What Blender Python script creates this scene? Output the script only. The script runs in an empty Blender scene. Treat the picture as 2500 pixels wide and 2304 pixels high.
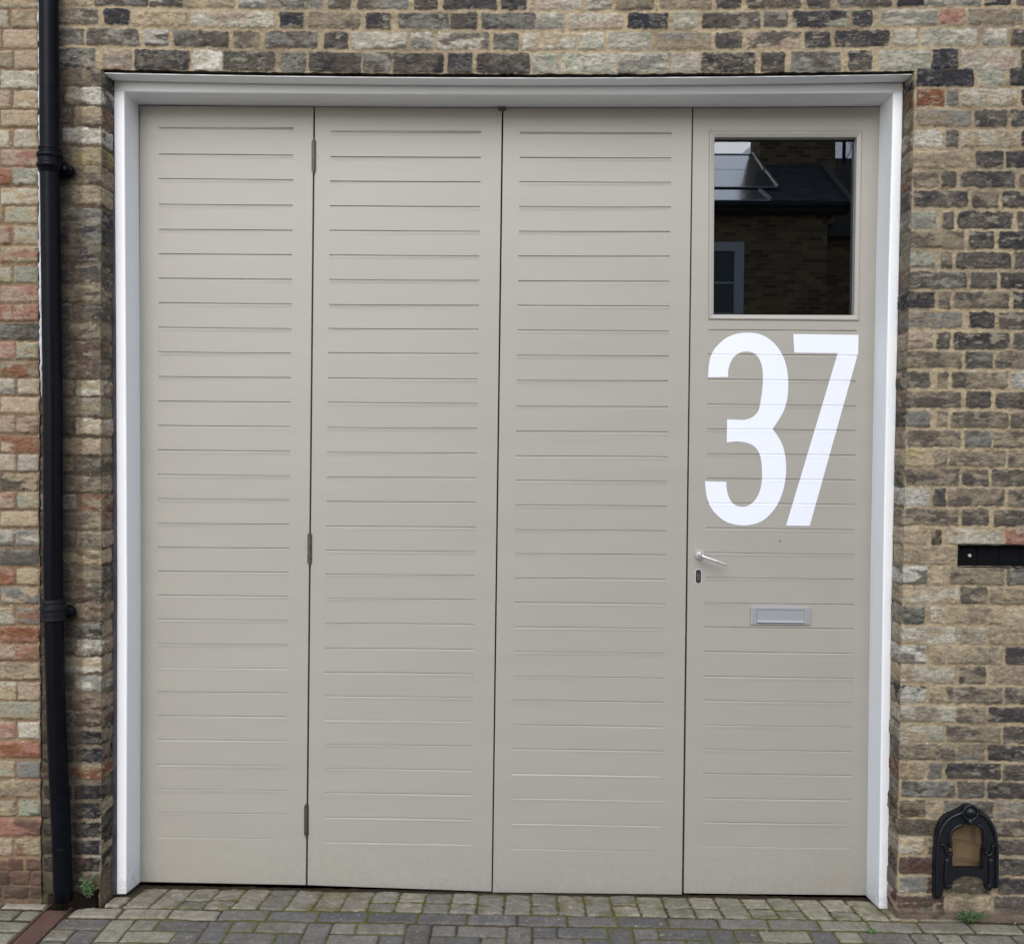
import bpy, bmesh, math, random
import numpy as np
from mathutils import Vector, Matrix

S = bpy.context.scene
COL = S.collection
# ------------------------------------------------------------------ camera
CAM = np.array([0.1093, -3.6069, 1.8084]); FPX = 2305.5
PITCH, ROLL, YAW = -0.0242, 0.0088, -0.0179
_F = np.array([math.sin(YAW)*math.cos(PITCH), math.cos(YAW)*math.cos(PITCH), math.sin(PITCH)])
_R0 = np.array([math.cos(YAW), -math.sin(YAW), 0.0]); _U0 = np.cross(_R0, _F)
_R = math.cos(ROLL)*_R0 + math.sin(ROLL)*_U0
_U = -math.sin(ROLL)*_R0 + math.cos(ROLL)*_U0
cd = bpy.data.cameras.new('camera'); cam = bpy.data.objects.new('camera', cd); COL.objects.link(cam)
cam.matrix_world = Matrix(((_R[0], _U[0], -_F[0], CAM[0]), (_R[1], _U[1], -_F[1], CAM[1]), (_R[2], _U[2], -_F[2], CAM[2]), (0, 0, 0, 1)))
cd.sensor_fit = 'HORIZONTAL'; cd.sensor_width = 36; cd.lens = FPX/2500*36; cd.clip_end = 300; cd.clip_start = 0.05
S.camera = cam
# ------------------------------------------------------------------ sky, sun, exposure
SUN_EL, SUN_AZ = math.radians(36), math.radians(184)     # azimuth from +Y, clockwise: high, over the street, slightly left
w = bpy.data.worlds.new('World'); S.world = w; w.use_nodes = True
nt = w.node_tree; bg = nt.nodes['Background']
sky = nt.nodes.new('ShaderNodeTexSky'); sky.sky_type = 'NISHITA'; sky.sun_disc = False
sky.sun_elevation = SUN_EL; sky.sun_rotation = SUN_AZ; sky.dust_density = 1.2; sky.air_density = 1.0; sky.altitude = 20
hs = nt.nodes.new('ShaderNodeHueSaturation'); hs.inputs['Saturation'].default_value = 0.75
nt.links.new(sky.outputs[0], hs.inputs['Color']); nt.links.new(hs.outputs[0], bg.inputs['Color'])
bg.inputs['Strength'].default_value = 0.15
sl = bpy.data.lights.new('sun', 'SUN'); sl.energy = 1.0; sl.angle = math.radians(48); sl.color = (1, 0.985, 0.96)
so = bpy.data.objects.new('sun', sl); COL.objects.link(so)
sd = Vector((math.sin(SUN_AZ)*math.cos(SUN_EL), math.cos(SUN_AZ)*math.cos(SUN_EL), math.sin(SUN_EL)))
so.rotation_euler = sd.to_track_quat('Z', 'Y').to_euler(); so.location = (0, -6, 9)
S.view_settings.view_transform = 'Standard'; S.view_settings.look = 'None'; S.view_settings.gamma = 1
S.view_settings.exposure = 0.82
S.cycles.max_bounces = 8; S.cycles.diffuse_bounces = 4; S.cycles.glossy_bounces = 4
# ------------------------------------------------------------------ helpers
def ray(u, v):
    return _F + _R*(u-1250)/FPX - _U*(v-1152)/FPX
def at(u, v, Y=0.0):
    """the point of the plane Y = const seen at pixel (u, v) of the 2500 x 2304 photograph"""
    d = ray(u, v); return CAM + d*((Y-CAM[1])/d[1])
def atz(u, v, z=0.02):
    d = ray(u, v); return CAM + d*((z-CAM[2])/d[2])
def srgb(*c):
    return tuple(((x/255)/12.92 if x/255 <= 0.04045 else ((x/255+0.055)/1.055)**2.4) for x in c)
ALB = np.array((.69, .69, .665))      # the brickwork's share of light reflected, against its look in daylight
def hsh(ix, iy, seed):
    h = (ix.astype(np.int64)*374761393 + iy.astype(np.int64)*668265263 + int(seed)*1442695041) & 0xFFFFFFFF
    h = ((h ^ (h >> 13))*1274126177) & 0xFFFFFFFF
    h = ((h ^ (h >> 15))*2246822519) & 0xFFFFFFFF
    return ((h ^ (h >> 16)) & 0xFFFF)/65535.0
def vn(x, y, sx, sy, seed):
    x = x/sx; y = y/sy
    fx, fy = np.floor(x), np.floor(y); tx, ty = x-fx, y-fy
    tx = tx*tx*(3-2*tx); ty = ty*ty*(3-2*ty)
    ix, iy = fx.astype(np.int64), fy.astype(np.int64)
    a, b = hsh(ix, iy, seed), hsh(ix+1, iy, seed); c, d = hsh(ix, iy+1, seed), hsh(ix+1, iy+1, seed)
    return (a*(1-tx)+b*tx)*(1-ty) + (c*(1-tx)+d*tx)*ty
def fbm(x, y, sx, sy, seed, o=3):
    r = 0; a = 1; t = 0
    for k in range(o):
        r = r + a*vn(x, y, sx/2**k, sy/2**k, seed+17*k); t += a; a *= 0.55
    return r/t
def sstep(a, b, x):
    t = np.clip((x-a)/(b-a), 0, 1); return t*t*(3-2*t)

def link(name, me, mat=None, parent=None, smooth=False):
    o = bpy.data.objects.new(name, me); COL.objects.link(o)
    if mat: me.materials.append(mat)
    if parent: o.parent = parent
    if smooth: me.shade_smooth()
    return o
def thing(name, label, cat, loc=(0, 0, 0), group=None):
    o = bpy.data.objects.new(name, None); COL.objects.link(o); o.location = loc; o.empty_display_size = .1
    o['label'] = label; o['category'] = cat
    if group: o['group'] = group
    bpy.context.view_layer.update()
    return o
def kid(name, me, mat, parent, smooth=False):
    """a part whose mesh is in world coordinates, parented to its thing"""
    o = link(name, me, mat, None, smooth); o.parent = parent
    q = parent
    off = Vector((0, 0, 0))
    while q is not None:
        off += q.location; q = q.parent
    o.matrix_parent_inverse = Matrix.Translation(-off)
    return o
def me_from(verts, faces, name='mesh'):
    m = bpy.data.meshes.new(name); m.from_pydata([tuple(v) for v in verts], [], faces); m.update(); return m
def bm_me(bm, name='mesh'):
    m = bpy.data.meshes.new(name); bmesh.ops.recalc_face_normals(bm, faces=bm.faces); bm.to_mesh(m); bm.free(); return m
def box(bm, x0, x1, y0, y1, z0, z1):
    vs = [bm.verts.new(p) for p in [(x0,y0,z0),(x1,y0,z0),(x1,y1,z0),(x0,y1,z0),(x0,y0,z1),(x1,y0,z1),(x1,y1,z1),(x0,y1,z1)]]
    for f in [(0,1,5,4),(1,2,6,5),(2,3,7,6),(3,0,4,7),(4,5,6,7),(3,2,1,0)]: bm.faces.new([vs[i] for i in f])
    return vs
def prism(bm, poly, y0, y1):
    """poly: list of (x,z) outline extruded from y0 to y1"""
    a = [bm.verts.new((x, y0, z)) for x, z in poly]; b = [bm.verts.new((x, y1, z)) for x, z in poly]
    n = len(poly); bm.faces.new(a); bm.faces.new(b[::-1])
    for i in range(n): bm.faces.new([a[i], b[i], b[(i+1) % n], a[(i+1) % n]])
def front_round(bm, y, xl, xr, wd=.0022):
    """ease only the outer front edges of a leaf"""
    es = [e for e in bm.edges if all(abs(v_.co.y-y) < 1e-5 for v_ in e.verts) and len(e.link_faces) == 2 and abs(e.link_faces[0].normal.dot(e.link_faces[1].normal)) < .5
          and (all(abs(v_.co.x-xl(v_.co.z)) < 2e-3 for v_ in e.verts) or all(abs(v_.co.x-xr(v_.co.z)) < 2e-3 for v_ in e.verts) or abs(e.verts[0].co.z-e.verts[1].co.z) < .02 and (e.verts[0].co.z > 3 or e.verts[0].co.z < .02))]
    bmesh.ops.bevel(bm, geom=es, offset=wd, segments=2, affect='EDGES', profile=.5)
def bevel(o, wd, seg=2, ang=30):
    m = o.modifiers.new('bevel', 'BEVEL'); m.width = wd; m.segments = seg; m.limit_method = 'ANGLE'; m.angle_limit = math.radians(ang)
    m.harden_normals = False
    return o
def tube(bm, pts, rad, n=16, caps=True, flat=None):
    """tube through 3-D points; rad a number or a list"""
    pts = [Vector([float(q) for q in p]) for p in pts]; R = [float(q) for q in rad] if hasattr(rad, "__len__") else [float(rad)]*len(pts)
    rings = []; ref = None
    for i, p in enumerate(pts):
        t = (pts[min(i+1, len(pts)-1)] - pts[max(i-1, 0)]).normalized()
        if ref is None: ref = Vector((0, 1, 0)) if abs(t.y) < .9 else Vector((1, 0, 0))
        s = t.cross(ref).normalized(); q = s.cross(t).normalized()
        rings.append([bm.verts.new(p + R[i]*(math.cos(2*math.pi*k/n)*s + math.sin(2*math.pi*k/n)*q)) for k in range(n)])
    for a, b in zip(rings, rings[1:]):
        for k in range(n): bm.faces.new([a[k], a[(k+1) % n], b[(k+1) % n], b[k]])
    if caps:
        bm.faces.new(rings[0][::-1]); bm.faces.new(rings[-1])

# ------------------------------------------------------------------ materials
def mat(name, color=(.5, .5, .5), rough=.5, metal=0, bump=None, var=None, spec=None, coat=0):
    m = bpy.data.materials.new(name); m.use_nodes = True; n = m.node_tree; p = n.nodes['Principled BSDF']
    p.inputs['Base Color'].default_value = (*color, 1); p.inputs['Roughness'].default_value = rough; p.inputs['Metallic'].default_value = metal
    if spec is not None: p.inputs['Specular IOR Level'].default_value = spec
    if coat: p.inputs['Coat Weight'].default_value = coat; p.inputs['Coat Roughness'].default_value = .15
    tc = n.nodes.new('ShaderNodeTexCoord')
    if var:      # (scale vector, amount, second colour)
        mp = n.nodes.new('ShaderNodeMapping'); mp.inputs['Scale'].default_value = var[0]; n.links.new(tc.outputs['Object'], mp.inputs[0])
        t = n.nodes.new('ShaderNodeTexNoise'); t.inputs['Scale'].default_value = 1; t.inputs['Detail'].default_value = 6; t.inputs['Roughness'].default_value = .65
        n.links.new(mp.outputs[0], t.inputs['Vector'])
        r = n.nodes.new('ShaderNodeMapRange'); r.inputs[1].default_value = .38; r.inputs[2].default_value = .68; r.inputs[4].default_value = var[1]
        n.links.new(t.outputs['Fac'], r.inputs[0])
        mx = n.nodes.new('ShaderNodeMixRGB'); mx.inputs[1].default_value = (*color, 1); mx.inputs[2].default_value = (*var[2], 1)
        n.links.new(r.outputs[0], mx.inputs[0]); n.links.new(mx.outputs[0], p.inputs['Base Color'])
    if bump:     # (scale vector, strength, distance)
        mp = n.nodes.new('ShaderNodeMapping'); mp.inputs['Scale'].default_value = bump[0]; n.links.new(tc.outputs['Object'], mp.inputs[0])
        t = n.nodes.new('ShaderNodeTexNoise'); t.inputs['Scale'].default_value = 1; t.inputs['Detail'].default_value = 5
        n.links.new(mp.outputs[0], t.inputs['Vector'])
        b = n.nodes.new('ShaderNodeBump'); b.inputs['Strength'].default_value = bump[1]; b.inputs['Distance'].default_value = bump[2]
        n.links.new(t.outputs['Fac'], b.inputs['Height']); n.links.new(b.outputs[0], p.inputs['Normal'])
    return m
def brick_mat(name, fine=.28, rough=.92):
    """brickwork: colour of each brick and joint comes with the mesh, the grain from noise"""
    m = bpy.data.materials.new(name); m.use_nodes = True; n = m.node_tree; p = n.nodes['Principled BSDF']; p.inputs['Roughness'].default_value = rough
    p.inputs['Specular IOR Level'].default_value = .25
    a = n.nodes.new('ShaderNodeAttribute'); a.attribute_name = 'Col'
    tc = n.nodes.new('ShaderNodeTexCoord')
    mp = n.nodes.new('ShaderNodeMapping'); mp.inputs['Scale'].default_value = (1, 1, 2.2); n.links.new(tc.outputs['Object'], mp.inputs[0])
    t1 = n.nodes.new('ShaderNodeTexNoise'); t1.inputs['Scale'].default_value = 95; t1.inputs['Detail'].default_value = 6; t1.inputs['Roughness'].default_value = .7
    n.links.new(mp.outputs[0], t1.inputs['Vector'])
    r = n.nodes.new('ShaderNodeMapRange'); r.inputs[1].default_value = .3; r.inputs[2].default_value = .7; r.inputs[3].default_value = 1-fine; r.inputs[4].default_value = 1+fine
    n.links.new(t1.outputs['Fac'], r.inputs[0])
    mul = n.nodes.new('ShaderNodeVectorMath'); mul.operation = 'SCALE'; n.links.new(a.outputs['Color'], mul.inputs[0]); n.links.new(r.outputs[0], mul.inputs['Scale'])
    n.links.new(mul.outputs[0], p.inputs['Base Color'])
    t2 = n.nodes.new('ShaderNodeTexNoise'); t2.inputs['Scale'].default_value = 160; t2.inputs['Detail'].default_value = 6; n.links.new(mp.outputs[0], t2.inputs['Vector'])
    b = n.nodes.new('ShaderNodeBump'); b.inputs['Strength'].default_value = .55; b.inputs['Distance'].default_value = .004
    n.links.new(t2.outputs['Fac'], b.inputs['Height']); n.links.new(b.outputs[0], p.inputs['Normal'])
    return m
M_BRICK = brick_mat('old brickwork'); M_BRICK2 = brick_mat('neighbour brickwork', .2); M_PAVE = brick_mat('block paving', .24, .85)
door_c = srgb(160, 156, 147)
M_DOOR = mat('beige door paint', door_c, .42, bump=((14, 14, 160), .10, .0015), var=((1.3, 1.3, 9), .6, srgb(154, 150, 142)))
def splash(m, amount, col, top):
    """a little road dirt splashed up the foot of a painted surface"""
    n = m.node_tree; p = n.nodes['Principled BSDF']; src = p.inputs['Base Color'].links[0].from_socket if p.inputs['Base Color'].links else None
    tc = n.nodes.new('ShaderNodeTexCoord'); sp = n.nodes.new('ShaderNodeSeparateXYZ'); n.links.new(tc.outputs['Object'], sp.inputs[0])
    mr = n.nodes.new('ShaderNodeMapRange'); mr.inputs[1].default_value = top; mr.inputs[2].default_value = 0; mr.inputs[3].default_value = 0; mr.inputs[4].default_value = amount; n.links.new(sp.outputs['Z'], mr.inputs[0])
    t = n.nodes.new('ShaderNodeTexNoise'); t.inputs['Scale'].default_value = 42; t.inputs['Detail'].default_value = 8; t.inputs['Roughness'].default_value = .75; n.links.new(tc.outputs['Object'], t.inputs['Vector'])
    m2 = n.nodes.new('ShaderNodeMapRange'); m2.inputs[1].default_value = .42; m2.inputs[2].default_value = .66; n.links.new(t.outputs['Fac'], m2.inputs[0])
    mu = n.nodes.new('ShaderNodeMath'); mu.operation = 'MULTIPLY'; n.links.new(mr.outputs[0], mu.inputs[0]); n.links.new(m2.outputs[0], mu.inputs[1])
    mx = n.nodes.new('ShaderNodeMixRGB'); mx.inputs[2].default_value = (*col, 1); n.links.new(mu.outputs[0], mx.inputs[0])
    if src: n.links.new(src, mx.inputs[1])
    else: mx.inputs[1].default_value = p.inputs['Base Color'].default_value
    n.links.new(mx.outputs[0], p.inputs['Base Color'])
splash(M_DOOR, .2, srgb(112, 100, 84), .32)
M_WHITE = mat('white gloss paint', srgb(243, 244, 246), .35, bump=((30, 30, 6), .05, .001))
splash(M_WHITE, .5, srgb(120, 110, 96), .18)
M_NUM = mat('white numeral paint', srgb(228, 231, 240), .4)
M_BLACK = mat('black pipe paint', (.003, .0035, .006), .34, bump=((40, 40, 25), .25, .002), var=((18, 18, 30), .25, (.012, .012, .015)), spec=.1)
M_IRON = mat('black painted cast iron', (.005, .006, .009), .36, bump=((90, 90, 90), .55, .0025), var=((40, 40, 40), .3, (.025, .025, .03)), spec=.4)
M_DARK = mat('dark void', (.012, .011, .010), .9)
M_SEAL = mat('grey sealant', srgb(96, 92, 98), .8, bump=((60, 60, 30), .6, .004), var=((20, 20, 9), .9, srgb(52, 48, 50)))
M_CAULK = mat('white filler', srgb(196, 198, 206), .7, bump=((60, 60, 40), .6, .004), var=((10, 10, 12), .7, srgb(140, 136, 132)))
M_STEEL = mat('dull hinge steel', srgb(105, 102, 98), .5, .6, var=((60, 60, 90), .8, srgb(55, 50, 46)))
M_SATIN = mat('satin steel', srgb(222, 220, 216), .38, .8)
M_ALU = mat('satin aluminium', srgb(190, 191, 195), .38, .6)
M_KEY = mat('key cylinder metal', srgb(120, 120, 122), .35, .8)
M_RUST = mat('rusty iron', srgb(104, 76, 66), .75, bump=((60, 60, 60), .5, .003), var=((9, 9, 9), .9, srgb(78, 60, 54)))
M_GREEN = mat('weed leaf', srgb(84, 112, 66), .6, var=((90, 90, 90), 1, srgb(40, 62, 34)))
M_GREEN2 = mat('pale weed leaf', srgb(104, 136, 78), .6, var=((60, 60, 60), .9, srgb(70, 110, 60)))
M_VENT = mat('black metal plate', (.004, .004, .005), .6, spec=.1)
def tex_brick(name, c1, c2, mo_, sx=.225, sy=.075, off=.5):
    m = bpy.data.materials.new(name); m.use_nodes = True; n = m.node_tree; p = n.nodes['Principled BSDF']; p.inputs['Roughness'].default_value = .9
    tc = n.nodes.new('ShaderNodeTexCoord'); sp = n.nodes.new('ShaderNodeSeparateXYZ'); cb = n.nodes.new('ShaderNodeCombineXYZ'); n.links.new(tc.outputs['Object'], sp.inputs[0]); n.links.new(sp.outputs['X'], cb.inputs['X']); n.links.new(sp.outputs['Z'], cb.inputs['Y'])
    bt = n.nodes.new('ShaderNodeTexBrick'); bt.inputs['Scale'].default_value = 1; bt.inputs['Brick Width'].default_value = sx; bt.inputs['Row Height'].default_value = sy; bt.inputs['Mortar Size'].default_value = .006
    bt.inputs['Color1'].default_value = (*c1, 1); bt.inputs['Color2'].default_value = (*c2, 1); bt.inputs['Mortar'].default_value = (*mo_, 1); n.links.new(cb.outputs[0], bt.inputs['Vector']); n.links.new(bt.outputs['Color'], p.inputs['Base Color'])
    bp = n.nodes.new('ShaderNodeBump'); bp.inputs['Distance'].default_value = .01; n.links.new(bt.outputs['Fac'], bp.inputs['Height']); bp.invert = True; n.links.new(bp.outputs[0], p.inputs['Normal'])
    return m
M_NICHE = tex_brick('buff niche brick', srgb(156, 132, 102), srgb(112, 92, 68), srgb(122, 104, 80), .12, .071)

# ------------------------------------------------------------------ brickwork data, read course by course
PAL = dict(X=(40,39,42), K=(66,63,64), N=(50,50,58), D=(95,87,80), G=(130,127,121), B=(147,133,113), T=(178,160,133), C=(190,182,166), W=(202,197,188),
           Y=(150,140,96), V=(160,160,143), P=(180,158,140), R=(166,122,106), O=(130,84,58), M=(98,74,66), U=(92,80,64), A=(136,104,86), Q=(76,80,66))
# each block: scale, origin, then rows "top bottom | x0-x1Codes ..." ; codes: main colour, mottling colour
RIGHT = [(3.08, 2000, 0, """
515 650|725-1155NK 1195-1390VC 1435-1800K
670 795|725-930O 955-1040DG 1065-1490CT 1525-1740K
825 950|725-1140BG 1165-1415DK 1445-1850KD
980 1105|710-920CW 950-1045DG 1065-1500TC 1520-1730K
1135 1260|710-1130BT 1180-1385KD 1410-1820K
1285 1410|700-900BD 920-1030D 1065-1475KD 1505-1720BD
1435 1560|710-1115DK 1150-1350DB 1375-1790DK
1590 1720|690-870GV 925-1010DK 1045-1455KD 1490-1700D
"""), (3.08, 2100, 550, """
45 175|370-780BD 815-1005KD 1040-1450K
200 325|370-565GV 605-695DB 720-1140DK 1165-1360D
350 475|370-800GD 830-1030DK 1055-1460KD
500 625|360-560K 590-680BD 710-1120DB 1155-1350K
650 775|360-770GB 825-1015KD 1045-1450DK
805 930|355-545PD 580-680DK 710-1125DK 1155-1350D
950 1075|355-765BD 795-1000DG 1020-1430DB
1100 1225|350-530DG 580-665DB 695-1115DB 1140-1350DW
1250 1375|350-765DB 800-990KD 1020-1430DK
1400 1520|350-535DG 580-665GB 690-1115BD 1140-1350BD
1545 1670|355-765BD 790-990DG 1010-1430BD
1690 1815|345-540TY 560-660BD 680-1100BD 1120-1350BD
"""), (2.843, 2100, 1100, """
130 245|325-690DB 710-895DB 920-1310DB
262 385|310-490WC 515-600DK 615-1005BD 1030-1230DB
405 520|315-690BD 715-900DB 930-1310DB
540 655|305-475PT 500-570UB 595-985CT 1010-1220RP
665 795|305-690TB
808 930|295-470WQ 505-620TP 635-1005BD 1025-1230DG
945 1065|300-690TC 705-890BD 905-1300BT
1085 1205|305-455GQ 500-595CT 615-1005BT 1025-1230CT
1225 1345|290-680CT 690-880CB 900-1290TB
1360 1480|290-465WD 510-600TB 615-990BT 1015-1220DK
1500 1620|290-670TC 695-880DB 900-1290TB
1640 1755|290-460KW 490-600TB 610-995BD 1010-1220DB
"""), (3.336, 2000, 1750, """
-82 45|650-1115CB 1130-1360BD 1380-1850DK
75 205|660-870CT 905-1025VC 1045-1480BD 1500-1750DK
225 355|660-1115BD 1135-1355BG 1380-1850DK
380 510|670-860OT 900-1010DG 1040-1485DK 1505-1750D
530 660|675-1115GD 1135-1355DG 1370-1850DK
685 820|655-870UB 880-1015PT 1020-1425DG 1450-1700BG
840 970|650-985DU 1010-1360DB 1410-1850DB
990 1120|640-860CT 895-1000DB 1020-1400DB 1460-1700DK
1150 1285|655-990MD 1010-1390DB 1470-1850DK
1310 1440|660-870GW 880-1000DM 1030-1390DB 1460-1700KD
1460 1600|640-1020MD 1035-1400TB 1430-1850KD
""")]
STRIP_ROWS = [(-30, 12), (20, 59), (68.5, 109), (118, 167)]
STRIP = [(100, """
160-500TB 520-1050DG 1060-1390DW 1400-1890TB 1940-2200GW
160-560DB 610-860KN 880-1430TP 1450-1735CT 1745-2280CP
160-415GD 440-955DG 1010-1245DW 1290-1835DG 1880-2140BD
160-530KG 600-885PG 910-1450KD 1480-1765CW 1780-2290DQ
"""), (600, """
240-610GD 620-750DG 800-1030DG 1090-1590DG 1650-1880KD 1935-2460KD
330-565KN 610-1120BD 1180-1420DN 1490-1990DG 2005-2265KD
185-700DG 760-1005KD 1040-1580CD 1620-1840GC 1875-2385CD
335-580DG 615-1130KD 1150-1425GD 1440-1935DN 1975-2215KD
"""), (1100, """
490-745KD 780-1295CP 1340-1580CG 1620-1995BD
300-825KG 850-1115CG 1155-1680CP 1735-2130KN
425-660GD 705-1225CT 1250-1505CV 1550-1965CV
255-780DK 795-1055CV 1080-1620CV 1645-2140CG
"""), (1600, """
45-550BT 600-845DK 895-1420DM 1490-1715DK 1785-2320DG
185-425CV 465-1025DN 1060-1295DG 1350-1885KV 1930-2125KQ
15-550BG 590-850DK 900-1430DP 1465-1720KD 1765-2290KD
160-435CP 455-980DN 1030-1265DK 1325-1820DG 1890-2130KD
"""), (2000, """
770-1030DN 1040-1590CG 1630-1890KD 1930-2400DM
615-1165CG 1185-1425RP 1465-2000BG 2040-2280K
725-960CP 1005-1550CV 1610-1840CG 1890-2400KD
590-1100CV 1110-1365KN 1400-1950CP 1985-2250KD
""")]
PIER = [(3.08, 0, 0, """
505 640|250-430D 460-640DB 665-770DB
655 780|300-460D 480-760WB
800 930|300-520DU 550-760BT
960 1080|200-430D 460-760WB
1110 1230|300-510DU 530-760YB
1250 1385|240-600DU 635-760BD
1400 1530|300-520D 530-760TB
1570 1690|200-440K 455-760KG
1700 1830|300-530K 550-760KG
"""), (3.08, 0, 550, """
155 280|200-430K 455-760DK
300 425|300-525DK 555-760DK
445 570|200-430K 455-760DB
590 710|300-535D 555-760DK
735 855|200-440K 460-765DB
875 1000|300-545D 570-765DM
1020 1145|200-440K 465-765DM
1165 1280|300-550B 570-770CT
1300 1430|200-450K 470-770BG
1455 1570|300-535DU 570-770CT
1605 1720|200-450K 470-770TP
1750 1848|300-540BD 575-770DN
"""), (3.08, 0, 1100, """
190 310|200-450K 470-775BD
330 450|300-560GW 575-770OB
470 590|200-450K 470-775BD
610 725|300-560DG 570-775BD
745 850|200-450K 470-775TU
880 985|300-550DM 570-775DB
1010 1120|200-450K 470-775DM
1150 1260|300-540BD 560-775BM
1300 1400|200-450K 480-775KG
1420 1530|300-560D 575-775WG
1550 1665|200-450K 480-775TW
1690 1800|300-545D 565-775WG
"""), (2.826, 0, 1650, """
130 235|200-440K 455-700MB
250 350|300-500XM 520-700MD
375 470|200-440X 460-700XD
500 595|300-510X 525-700XN
620 710|200-440M 470-700OB
755 850|300-495X 515-695XN
875 980|200-490X 510-695XN
1010 1110|300-490X 510-695XN
1130 1230|200-480X 500-695XN
1250 1350|300-480X 500-695XM
""")]
NEIGH = [(3.08, 0, 0, """
-100 50|-160-280TC
75 205|-130-50TC 85-285TB
225 355|-300-0T 20-285PT
380 505|-130-85TB 105-285PT
530 660|-290--20R 0-290CV
680 810|-120-75PT 100-295TC
830 950|-290--20T 0-290TP
975 1105|-130-65TC 105-300CT
1125 1245|-290--20P 0-295RP
1265 1390|-120-80RO 90-290VC
1415 1535|-290--20T 0-280TC
1555 1675|-190-5T 35-290VT
1700 1830|-130-75RP 100-295TC
"""), (3.08, 0, 550, """
160 275|-290--20P 0-300TR
310 430|-110-80YC 105-310VG
460 575|-290--20G 0-305RP
600 715|-110-95RP 105-310RP
735 855|-290--20D 0-310GD
880 1000|-110-105PR 120-315VT
1025 1135|-290--20T 0-315BO
1155 1270|-110-100CG 130-320CT
1295 1410|-290--20P 0-320PT
1435 1560|-110-105PA 120-320PA
1585 1710|-290--20T 0-320PO
1725 1845|-110-110CT 130-320CV
"""), (3.08, 0, 1100, """
175 300|-290--20R 0-320DT
315 435|-110-105PR 130-310VT
460 570|-290--20C 0-310PT
595 715|-110-100GC 110-305CG
740 860|-290--20D 0-310GD
885 1005|-110-105RO 120-310TV
1030 1150|-290--20T 0-310GT
1180 1305|-110-105TC 130-310AG
1330 1440|-290--20P 0-320RO
1465 1575|-110-105PA 110-320RA
1600 1720|-290--20P 0-320TB
"""), (2.826, 0, 1650, """
45 165|-100-105TC 120-295TP
180 295|-280--20R -5-290TV
320 430|-100-100PR 120-280CW
455 560|-280--20T -5-290RO
590 700|-100-100TV 115-280GD
725 835|-280--20P -5-280TB
860 965|-100-100TB 125-280VQ
990 1100|-280--20T -5-280RM
1125 1240|-100-80TP 100-280TA
1262 1345|-280--40AM -20-150MA 175-300AM
1352 1440|-100-60MU 80-200AM 215-310AM
1455 1535|-200-0UM 20-190UA 205-265UM
""")]
BR = []                                             # every brick: x0, x1, z0, z1, codes
ZB = 3.2446                                         # underside of the lintel course at its ends
def parse(blocks, Y=0.0):
    out = []
    for sc, ox, oy, txt in blocks:
        for ln in txt.strip().splitlines():
            ys, bs = ln.split('|'); a, b = [float(q)/sc+oy for q in ys.split()]
            row = []
            for t in bs.split():
                i = len(t)
                while not (t[i-1].isdigit()): i -= 1
                code = t[i:]; k = t.index('-', 1); xa, xb = float(t[:k])/sc+ox, float(t[k+1:i])/sc+ox
                row.append((xa, xb, code))
            vis = [r for r in row if r[1] > 0 and r[0] < 2500]
            xm = np.clip((vis[0][0]+vis[-1][1])/2, 0, 2500)
            z1, z0 = at(xm, a, Y)[2], at(xm, b, Y)[2]; ym = (a+b)/2
            for xa, xb, code in row: out.append((at(xa, ym, Y)[0], at(xb, ym, Y)[0], z0, z1, code))
    return out
B_RIGHT = parse(RIGHT); B_PIER = parse(PIER); B_NEIGH = parse(NEIGH, -.012)
B_STRIP = []
for ox, txt in STRIP:
    for (ya, yb), ln in zip(STRIP_ROWS, txt.strip().splitlines()):
        z1 = (at(150, ya+1)[2]+at(2250, ya)[2])/2; z0 = (at(150, yb+1)[2]+at(2250, yb)[2])/2
        for t in ln.split():
            i = len(t)
            while not t[i-1].isdigit(): i -= 1
            k = t.index('-', 1); ym = (ya+yb)/2
            B_STRIP.append((at(float(t[:k])/4.01+ox, ym)[0], at(float(t[k+1:i])/4.01+ox, ym)[0], z0, z1, t[i:]))
def sag(X, Z):
    return np.where(Z > ZB-.03, .017*np.clip(1-((X-.02)/1.62)**2, 0, 1), 0)

def extend_rows(bricks, xlim, side, seed, codes, joint=.012):
    """carry each course on past the photograph's edge, header and stretcher in turn"""
    rnd = random.Random(seed); rows = {}
    for b in bricks: rows.setdefault((round(b[2], 3), round(b[3], 3)), []).append(b)
    out = []
    for (z0, z1), bs in rows.items():
        if side > 0:
            last = max(bs, key=lambda q: q[1]); x = last[1]+joint; wd = last[1]-last[0]
            while x < xlim:
                wd = .105 if wd > .15 else .215; out.append((x, x+wd, z0, z1, rnd.choice(codes))); x += wd+joint
        else:
            last = min(bs, key=lambda q: q[0]); x = last[0]-joint; wd = last[1]-last[0]
            while x > xlim:
                wd = .105 if wd > .15 else .215; out.append((x-wd, x, z0, z1, rnd.choice(codes))); x -= wd+joint
    return out
def new_rows(x0, x1, z0, z1, seed, codes, pitch=.0765, joint=.012):
    rnd = random.Random(seed); out = []; z = z0; k = 0
    while z < z1:
        x = x0 - rnd.uniform(0, .2); wd = .215 if k % 2 else .105
        while x < x1:
            out.append((x, x+wd, z+.006, z+pitch-.006, rnd.choice(codes))); x += wd+joint; wd = .105 if wd > .15 else .215
        z += pitch; k += 1
    return out
OLD = ['DB','KD','BD','CT','DG','GB','TB','DK','CV','K','BT','D']
NEW = ['TC','PT','CV','RP','TB','VT','PA','RO','GD','TP']
XO = 5.0
ztop = max(b[3] for b in B_STRIP)
B_MAIN = B_STRIP + B_RIGHT + B_PIER
B_MAIN += extend_rows(B_STRIP + B_RIGHT, XO, 1, 5, OLD)
B_MAIN += [b for b in new_rows(-1.9, XO, ztop+.012, 5.2, 6, OLD)]
nb_top = max(b[3] for b in B_NEIGH)
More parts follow.
